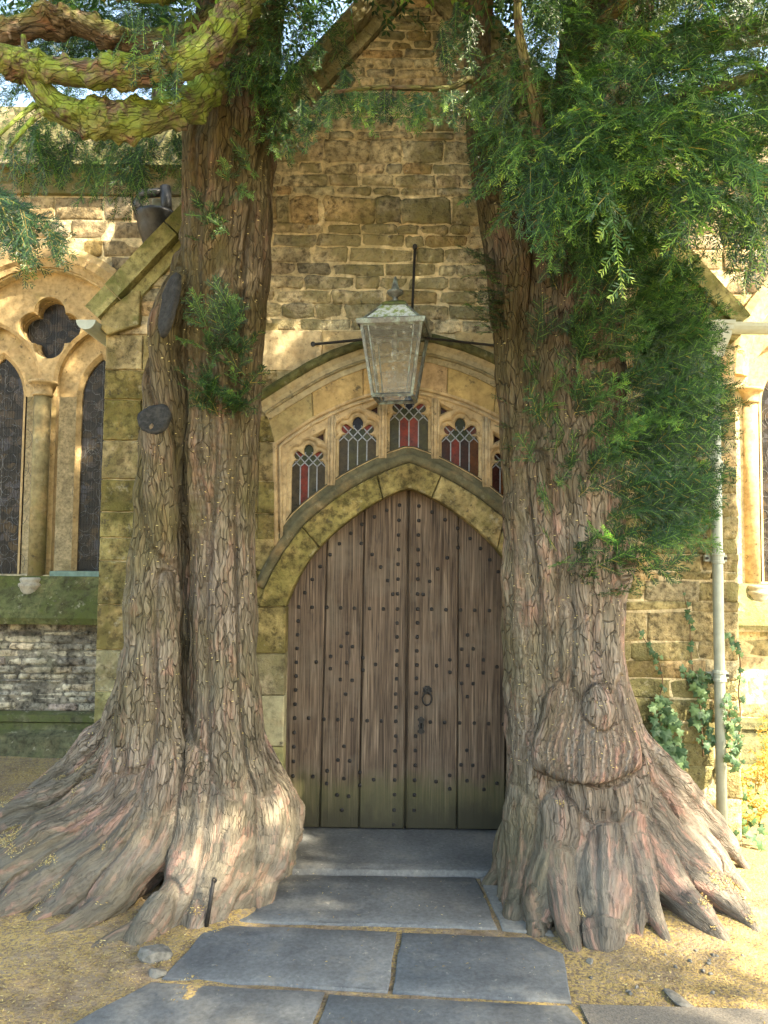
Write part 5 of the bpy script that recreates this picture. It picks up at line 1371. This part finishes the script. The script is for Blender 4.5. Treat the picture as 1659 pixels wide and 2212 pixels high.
region(CR, 1450, 330, 190, 110, -2.1, -1.5, 60, lambda u, v: (U(-.6, .8), U(-.7, .1), U(-.5, .15)), (.16, .3), fresh=1.3)
region(CR, 1250, 300, 150, 120, -1.7, -1.2, 36, lambda u, v: (U(-.6, .6), U(-.6, 0), U(-.8, .0)), (.14, .26), fresh=1.2)
region(CR, 1590, 480, 30, 50, -1.3, -1.0, 9, lambda u, v: (U(-.2, .3), U(-.3, .1), -1), (.12, .2), fresh=.1)
region(CR, 1080, 240, 40, 90, -.9, -.7, 26, lambda u, v: (U(-.6, .3), U(-.5, 0), U(-1, -.3)), (.12, .24), fresh=.5)
region(CR, 990, 60, 40, 60, -.9, -.7, 9, lambda u, v: (U(-.3, .3), U(-.3, 0), -1), (.14, .24), fresh=.3)
for x in range(715, 1060, 17):                        # sprays hanging from the twig across the gable
    for _ in range(2): CR.spray(P(x+U(-8, 8), 194+U(-4, 6), -.96+U(-.04, .04)), (U(-.45, .35), U(-.2, .1), U(-1, -.45)), (U(-.3, .3), -1, U(0, .4)), U(.09, .2), U(.05, .2), .8*U(.2, 1.2))
for x, y in [(690, 95), (745, 150), (700, 205), (650, 215), (670, 260)]:
    for _ in range(3): CR.spray(P(x, y, -.9), (U(-.3, .3), -.1, -1), (U(-.3, .3), -1, .2), U(.08, .16), .1, .4)
crown_r = CR.build('crown', 'yew', yew_r)
# shoots on the right trunk
EP = Foliage()
def surf(u): return -.62-.16*math.sqrt(max(0, 1-u*u))
for _ in range(270):
    y = U(520, 1250); k = (y-520)/730
    x = U(1150, 1400) if y < 1000 else U(1190, 1400)
    if (y > 1120 and random.random() < .5) or (x < 1230 and random.random() < .5): continue
    u = (x-1250)/150; right = max(0, u)
    d = (U(-.35, .5)+right*.8, U(-.75, -.2), U(-.05, .6)); EP.spray(P(x, y, surf(max(-1, min(1, u)))+U(-.03, .05)), d, (U(-.5, .5), -1, U(-.1, .8)), U(.10, .26)+right*.08, U(-.05, .15), .32*U(0, 1.3), .55)
for _ in range(230):                                  # the bush leaning out to the right
    y = U(600, 1180); x = U(1330, 1430)
    w_ = 1-abs((y-930)/330)
    EP.spray(P(x, y, -.62+U(-.2, .25)), (U(.6, 1), U(-.45, .3), U(.0, .55)), (U(-.6, .2), -1, U(-.2, .9)), U(.18, .30)+.14*max(0, w_), U(-.05, .12), .35*U(0, 1.3), .42)
for _ in range(26): EP.spray(P(U(1065, 1110), U(560, 720), -.62), (U(-1, -.4), U(-.6, -.1), U(-.1, .4)), (U(-.3, .3), -.4, 1), U(.10, .22), U(0, .15), .2)
for _ in range(7): EP.spray(P(U(1080, 1110), U(850, 1000), -.64), (U(-1, -.4), U(-.6, -.1), U(-.1, .4)), (U(-.3, .3), -.4, 1), U(.05, .10), U(0, .15), .2)
for x, y in [(1245, 1255), (1270, 1285), (1310, 1275), (1330, 1268), (1350, 1262), (1225, 1240)]:
    EP.spray(P(x, y, -.74), (U(.2, 1), -.3, U(-.1, .2)), (0, -.4, 1), U(.10, .18), .1, .5)
EP.build('trunk_shoots', 'yew', yew_r)
# left tree
region(CLf, 560, 60, 110, 110, -1.0, -.6, 70, hang, (.12, .28), fresh=.35)
region(CLf, 600, 170, 60, 120, -.85, -.65, 44, lambda u, v: (U(-.3, .5), U(-.4, 0), U(-1, -.3)), (.10, .22), fresh=.5)
region(CLf, 690, 60, 60, 90, -.6, -.3, 18, hang, (.1, .22), fresh=.3)
region(CLf, 190, 285, 210, 60, -.5, .1, 130, lambda u, v: (U(-.4, .4), U(-.4, .1), U(-1, -.3)), (.08, .30), fresh=.35)
region(CLf, 230, 70, 260, 70, -.5, .4, 260, hang, (.14, .3), fresh=.25)
region(CLf, 200, 10, 300, 60, -.6, .6, 120, hang, (.16, .32), fresh=.3)
region(CLf, 330, 60, 160, 90, -.4, .3, 70, hang, (.14, .3), fresh=.3)
region(CLf, 60, 180, 120, 60, -.8, -.2, 50, hang, (.14, .3), fresh=.2)
region(CLf, 370, 100, 40, 70, -1.35, -1.2, 10, lambda u, v: (U(-.3, .3), U(-.3, 0), -1), (.10, .18), fresh=.6)
region(CLf, 290, 50, 30, 60, -1.4, -1.3, 6, lambda u, v: (U(-.3, .3), U(-.3, 0), -1), (.10, .18), fresh=.6)
for i in range(34):                                   # dark bough reaching in from the left
    t = U(0, 1); CLf.spray(P(-30+t*150, 400+t*105, -1.2+U(-.15, .15)), (U(.1, .9), U(-.3, .2), U(-1, .0)), (U(-.4, .2), -.8, .5), U(.10, .2), U(.1, .3), .05)
for i in range(26):
    t = U(0, 1); CLf.spray(P(-10+t*60, 420+t*90, -1.2+U(-.15, .15)), (U(-.3, .4), U(-.3, .2), U(-1, -.3)), (U(-.4, .2), -.8, .5), U(.10, .2), U(.1, .3), .0)
CLf.build('crown', 'yew', yew_l)
TF = Foliage()
for _ in range(46): TF.spray(P(U(430, 545), U(740, 900), -.70), (U(-.6, .6), U(-.7, -.2), U(-.1, .8)), (U(-.4, .4), U(-.8, 0), .6), U(.08, .22), U(0, .2), .28*U(0, 1.4))
for _ in range(12): TF.spray(P(U(440, 520), U(690, 760), -.70), (U(-.5, .5), U(-.5, -.1), U(.6, 1)), (U(-.4, .4), -.8, .3), U(.14, .24), U(0, .05), .35)
for _ in range(12): TF.spray(P(U(420, 500), U(440, 540), -.70), (U(-.5, .5), U(-.6, -.2), U(-.2, .6)), (U(-.4, .4), -.8, .3), U(.06, .14), U(0, .15), .25)
for _ in range(10): TF.spray(P(U(470, 590), U(280, 420), -.70), (U(-.5, .5), U(-.6, -.2), U(-.6, .5)), (U(-.4, .4), -.8, .3), U(.06, .14), U(0, .15), .25)
TF.build('trunk_shoots', 'yew', yew_l)
# the wide upper crowns above the picture: unseen clumps placed for the porch shade, gaps cut for the sun
def seen(p):
    v = Vector(p)-CAM; z = v.dot(FW)
    if z < .2: return False
    x = 829.5+F*v.dot(RT)/z; y = 1106-F*v.dot(UP)/z
    return -60 < x < 1720 and -60 < y < 2300
def upper(name, yew, blobs):
    Fo = Foliage()
    for (cx, cy, cz, rx, ry, rz, cnt) in blobs:
        for _ in range(cnt):
            v = Vector(RNG.normal(size=3)); v = v.normalized()*U(.25, 1)**.5
            p = (cx+v.x*rx, cy+v.y*ry, cz+v.z*rz)
            if seen(p) or p[2] < 2.6: continue
            t = (p[2]-.3)/SUN.z; gx_, gy_ = p[0]-SUN.x*t, p[1]-SUN.y*t  # sprays left out along the sun's path, so light reaches chosen spots
            if 1.05 < gx_ < 3.6 and -1.35 < gy_ < .5 and random.random() < .97: continue
            t = (p[1]-1.9)/SUN.y
            if p[0]-SUN.x*t > 2.2 and 0 < p[2]-SUN.z*t < 5.5 and random.random() < .85: continue
            t = (p[2]-3.1)/SUN.z; gx_, gy_ = p[0]-SUN.x*t, p[1]-SUN.y*t
            if t > 0 and 1.2 < gx_ < 2.3 and -2.8 < gy_ < -1.2 and random.random() < .85: continue
            t = (p[2]-3.3)/SUN.z; gx_, gy_ = p[0]-SUN.x*t, p[1]-SUN.y*t
            if t > 0 and -2.2 < gx_ < -.8 and -1.7 < gy_ < -.9 and random.random() < .7: continue
            Fo.spray(p, (v.x+U(-.5, .5), v.y+U(-.5, .5), U(-.6, .2)), (U(-.5, .5), U(-.5, .5), 1), U(.3, .55), U(.1, .3), .5, .5, .060, .019, .034, .11)
    return Fo.build(name, 'yew', yew)
upper('upper_crown', yew_r, [(2.3, -1.8, 5.5, 2.6, 2.4, 1.4, 2300), (3.6, -4.3, 5.5, 2.3, 2.1, 1.3, 2000), (4.6, -3.2, 5.3, 1.5, 1.4, 1.0, 1000), (1.6, .4, 6.0, 2.0, 1.6, 1.2, 600)])
upper('upper_crown', yew_l, [(-1.2, -1.4, 5.6, 2.2, 2.2, 1.3, 800), (1.4, -4.2, 5.6, 2.2, 1.9, 1.1, 1300), (-1.2, .6, 5.6, 2.0, 1.4, 1.2, 700), (.2, -.3, 5.9, 1.6, 1.2, .9, 600)])


# ================================================================== IVY, WEEDS
def ivy_mesh():
    pts = [(0, 0), (.30, -.12), (.52, .02), (.36, .26), (.55, .50), (.24, .58), (0, 1.0), (-.24, .58), (-.55, .50), (-.36, .26), (-.52, .02), (-.30, -.12)]
    vs = [(0, .32, .06)]+[(x, y, -.05*abs(x)-.10*(y-.3)**2) for x, y in pts]
    fs = [(0, i+1, (i+1) % 12+1) for i in range(12)]
    ms = []
    for tint in (.15, .45, .75):
        me = bpy.data.meshes.new('ivy_leaf'); me.from_pydata(vs, [], fs); me.materials.append(MAT['ivy'])
        a = me.attributes.new('tint', 'FLOAT', 'POINT'); a.data.foreach_set('value', [tint+.15]+[tint]*12); me.update(); ms.append(me)
    return ms
IVY = ivy_mesh()
def ivy(label, stems, leaves, fr=.0):
    """stems: polylines (crop I coordinates + Y); leaves: (centre x, y, rx, ry, Y, count, size)"""
    p0 = P(*V('I', *stems[0][-1][:2]), stems[0][-1][2])
    t = thing('ivy', label, 'ivy', tuple(p0), 'ivy on the porch wall')
    for st in stems:
        m = MB(); pts = catmull([tuple(P(*V('I', x, y), Y)) for x, y, Y in st], 6); m.tube(pts, list(np.linspace(.0022, .005, len(pts))), 5); m.build('stem', MAT['stem'], t)
        for k in range(0, len(pts)):
            if random.random() < .55: leaf(t, Vector(pts[k])+Vector((U(-.02, .02), -.012, U(-.02, .02))), U(.022, .04))
    for (cx, cy, rx, ry, Y, cnt, sz) in leaves:
        for _ in range(cnt):
            a, r = U(0, 2*PI), math.sqrt(U(0, 1)); leaf(t, P(*V('I', cx+rx*r*math.cos(a), cy+ry*r*math.sin(a)), Y+U(-.05, .02)), sz*U(.65, 1.3))
    return t
NLEAF = [0]
def leaf(t, p, s):
    o = bpy.data.objects.new('leaf', random.choice(IVY)); NLEAF[0] += 1
    o.location = p; o.scale = (s, s, s); o.rotation_euler = (math.radians(U(55, 115)), U(-.5, .5), PI+U(-1.2, 1.2))
    o.rotation_euler = (Matrix.Rotation(U(-.5, .5), 3, 'Z') @ Matrix.Rotation(math.radians(90)+U(-.5, .4), 3, 'X') @ Matrix.Rotation(PI+U(-.9, .9), 3, 'Z')).to_euler()
    link(o, t)
MAT['stem'] = plain('ivy_stem', (.14, .09, .05), .85, 0, .2, .3, .3, 40)
ivy('ivy climbing the stone in a long tapering trail between yew and downpipe', [[(940, 370, -.03), (1000, 480, -.03), (1060, 560, -.03), (1090, 690, -.03), (1075, 800, -.04), (1120, 950, -.05), (1160, 1130, -.06)], [(1075, 760, -.03), (1150, 900, -.04), (1190, 1000, -.05), (1200, 1140, -.06)]],
    [(1080, 840, 60, 70, -.05, 26, .044), (1120, 960, 70, 90, -.06, 46, .05), (1150, 1090, 90, 60, -.08, 34, .048)])
ivy('ivy clump with big star-shaped leaves crowded behind the downpipe', [[(1200, 200, -.03), (1235, 370, -.03), (1240, 500, -.03), (1255, 640, -.04), (1290, 800, -.05), (1310, 1100, -.06)]],
    [(1310, 700, 40, 70, -.05, 22, .046), (1300, 860, 50, 80, -.05, 24, .042), (1330, 1010, 45, 80, -.05, 16, .036), (1215, 650, 25, 50, -.04, 6, .036)])
ivy('ivy trailing up the corner of the wall just past the downpipe', [[(1410, 410, -.03), (1450, 455, -.03), (1490, 500, -.03), (1512, 620, -.03), (1500, 750, -.04), (1510, 900, -.05), (1480, 1150, -.07)]],
    [(1450, 850, 40, 90, -.10, 22, .036), (1480, 980, 40, 80, -.10, 24, .036), (1480, 1110, 45, 70, -.12, 24, .036)])
g = thing('ivy', 'low ivy creeping over the ground between the root and the downpipe', 'ivy', tuple(G(1480, 1690)), 'ivy on the porch wall')
for (x0, y0, x1, y1, c) in [(1440, 1640, 1600, 1700, 60), (1480, 1690, 1640, 1780, 60), (1540, 1760, 1659, 1830, 34)]:
    for _ in range(c): leaf(g, G(U(x0, x1), U(y0, y1), U(.02, .14)), U(.03, .055))
m = MB()
for _ in range(7):
    p = [tuple(G(U(1450, 1640), U(1670, 1800), .015)) for _ in range(3)]; m.tube(catmull(p, 5), .003, 5)
m.build('stem', MAT['stem'], g)
def weed(label, x, y, n, h, spread, tint):
    b = G(x, y); t = thing('dry_weed', label, 'weed', tuple(b), 'dry weeds by the wall'); m = MB(); vs = []; q = []; tt = []
    for k in range(n):
        a = U(0, 2*PI); tip = b+Vector((math.cos(a)*spread*U(.2, 1), math.sin(a)*spread*U(.2, 1), h*U(.5, 1)))
        mid = b.lerp(tip, .55)+Vector((0, 0, h*.12)); pts = catmull([tuple(b), tuple(mid), tuple(tip)], 5); m.tube(pts, list(np.linspace(.003, .001, len(pts))), 4)
        for i in range(3, len(pts)):
            for _ in range(3):
                p = Vector(pts[i]); d = Vector((U(-1, 1), U(-1, 1), U(-.6, .8))).normalized(); s = U(.015, .04); w_ = d.orthogonal().normalized()*s*.22; e = p+d*s
                base = len(vs); vs += [p, p.lerp(e, .5)+w_, e, p.lerp(e, .5)-w_]; q.append((base, base+1, base+2, base+3)); tt += [min(1, max(0, tint+U(-.3, .3)))]*4
    m.build('stalk', MAT['weedstalk'], t)
    me = fast_mesh('foliage', np.array([tuple(v) for v in vs]), np.array(q), MAT['weed'], False, {'tint': ('FLOAT', tt)}); o = link(bpy.data.objects.new('foliage', me), t); o['kind'] = 'stuff'
MAT['weedstalk'] = plain('dry_stalk', (.33, .27, .10), .8, 0, .2, .3, .2, 40)
weed('tall yellowing weed with rust coloured leaves under the window', 1662, 1720, 9, .55, .12, .7)
for (x, y, h, tn) in [(1600, 1740, .16, .5), (1640, 1780, .2, .6), (1560, 1720, .14, .35), (1600, 1800, .12, .55), (1655, 1690, .25, .5), (1520, 1710, .12, .3), (1630, 1720, .2, .55), (1575, 1760, .15, .6)]:
    weed('low straw coloured weed among the ground ivy', x, y, 9, h, .12, tn)

# ================================================================== LITTER, LOOSE STONES, SMALL THINGS
def flecks(pts, nrm, name, label, parent=None, size=(.008, .017), tintr=(0, 1)):
    n = len(pts); a = RNG.uniform(0, 2*PI, n); nr = nrm+RNG.normal(0, .25, (n, 3)); nr /= np.linalg.norm(nr, axis=1)[:, None]
    ref = np.stack([np.cos(a), np.sin(a), np.zeros(n)], 1); u = ref-nr*(ref*nr).sum(1)[:, None]; u /= np.linalg.norm(u, axis=1)[:, None]; v = np.cross(nr, u)
    L_ = RNG.uniform(*size, n)[:, None]; W_ = L_*RNG.uniform(.16, .34, n)[:, None]; p = pts+nrm*.003
    q = np.stack([p-u*L_*.5, p+v*W_*.5+nr*.001, p+u*L_*.5, p-v*W_*.5+nr*.001], 1).reshape(-1, 3)
    me = fast_mesh(name, q, np.arange(4*n).reshape(-1, 4), MAT['litter'], False, {'tint': ('FLOAT', np.repeat(RNG.uniform(*tintr, n), 4))})
    o = link(bpy.data.objects.new(name, me), parent); tag(o, label, 'litter' if label else None, kind='stuff'); return o
n = 120000; X = RNG.uniform(-3.2, 3.4, n); Yy = RNG.uniform(-2.3, 1.6, n)
dens = np.clip(.48+.30*(X < -.3)-.15*(X > .8)+1.0*fbm(np.stack([X*1.6, Yy*1.6, X*0+3], 1), 3), 0.04, 1)
inpath = (np.abs(X-.12) < .62+.25*np.clip(-Yy, 0, 2)*.5)
keep = (RNG.uniform(0, 1, n) < np.where(inpath, .012, dens)) & ~((np.abs(X-.2) < 1.8) & (Yy > -.02)); X, Yy, ip = X[keep], Yy[keep], inpath[keep]
Zz = np.where(ip, .0145, uneven(X[None], Yy[None])[0]); up = np.zeros((len(X), 3)); up[:, 2] = 1
flecks(np.stack([X, Yy, Zz], 1), up, 'leaf_litter', 'yellow needle and catkin litter scattered over the ground')
for (co, nr, yew) in ((COL_L, NR_L, yew_l), (COL_R, NR_R, yew_r)):
    k = np.where((nr[:, 2] > .62) & (co[:, 2] < .62) & (co[:, 2] > .0))[0]; c = co[k]; w_ = fbm(c*6.5+5, 2); k = k[w_ > .42]
    k = RNG.choice(k, min(len(k)*2, 2600)); flecks(co[k]+RNG.normal(0, .006, (len(k), 3)), nr[k], 'caught_litter', None, yew)
    k = np.where((nr[:, 1] < -.2) & (co[:, 2] > .6) & (co[:, 2] < 3.6))[0]; k = RNG.choice(k, 500); flecks(co[k], nr[k], 'caught_litter', None, yew, (.008, .016), (.6, 1))
def chip(name, label, x, y, s, cat='stone', mat='pebble', seed=0, zf=.35):
    r = random.Random(seed); b = G(x, y, .0); import bmesh
    bm = bmesh.new(); bmesh.ops.create_icosphere(bm, subdivisions=2, radius=1)
    ax = [Vector((r.gauss(0, 1), r.gauss(0, 1), r.gauss(0, 1))).normalized() for _ in range(7)]
    for v in bm.verts:
        c = v.co.copy()
        for a in ax:
            d = c.dot(a)-.62
            if d > 0: c -= a*d
        v.co = Vector((c.x*s[0], c.y*s[1], c.z*s[2]))
    me = bpy.data.meshes.new(name); bm.to_mesh(me); bm.free(); me.materials.append(MAT[mat])
    o = bpy.data.objects.new(name, me); o.location = (b.x, b.y, s[2]*zf); o.rotation_euler = (r.uniform(-.1, .1), r.uniform(-.1, .1), r.uniform(0, 6)); link(o)
    return tag(o, label, cat, 'loose stones on the ground')
chip('loose_stone', 'pitted grey stone lying where the yew roots meet the flagstones', 335, 2072, (.055, .075, .045), seed=1)
chip('loose_stone', 'pale flat stone flake in front of the burled yew', 1372, 1927, (.055, .03, .016), seed=2)
chip('loose_stone', 'dark slate flake beside the pale flake by the burled yew', 1408, 1945, (.05, .026, .014), seed=3, mat='pebble')
chip('loose_stone', 'flat grey stone half sunk at the edge of the tarmac', 1470, 2166, (.085, .035, .014), seed=4)
chip('loose_stone', 'small round pebble near the toe of the burled root', 1275, 2080, (.018, .018, .014), seed=5)
chip('loose_stone', 'small pale stone under the front of the burled root', 1292, 2040, (.016, .02, .014), seed=6)
chip('loose_stone', 'broad flat stone at the left corner of the front flagstones', 338, 2108, (.04, .05, .02), seed=7)
for i in range(26):
    chip('pebble', 'tiny pebble on the bare earth by the burled yew', U(1250, 1640), U(2040, 2160), (U(.006, .013), U(.006, .013), U(.005, .009)), 'pebble', 'pebble', 20+i)
m = MB(); a = G(443, 2000); a = P(443, 2004, -1.02); a.z = -.02; b = P(461, 1903, -1.03)
t = thing('iron_stake', 'rusty iron stake with a looped head beside the yew root and path', 'stake', (a.x, a.y, 0))
m.tube([a, a.lerp(b, .5)+Vector((.002, -.004, 0)), b], [.0095, .009, .008], 8); m.build('shank', MAT['iron'], t)
m = MB(); m.tube([b+Vector((.008*math.cos(u)+.004, -.002, .009*math.sin(u)+.004)) for u in np.linspace(0, 2*PI, 13)], .0045, 6, False); m.build('loop', MAT['iron'], t)
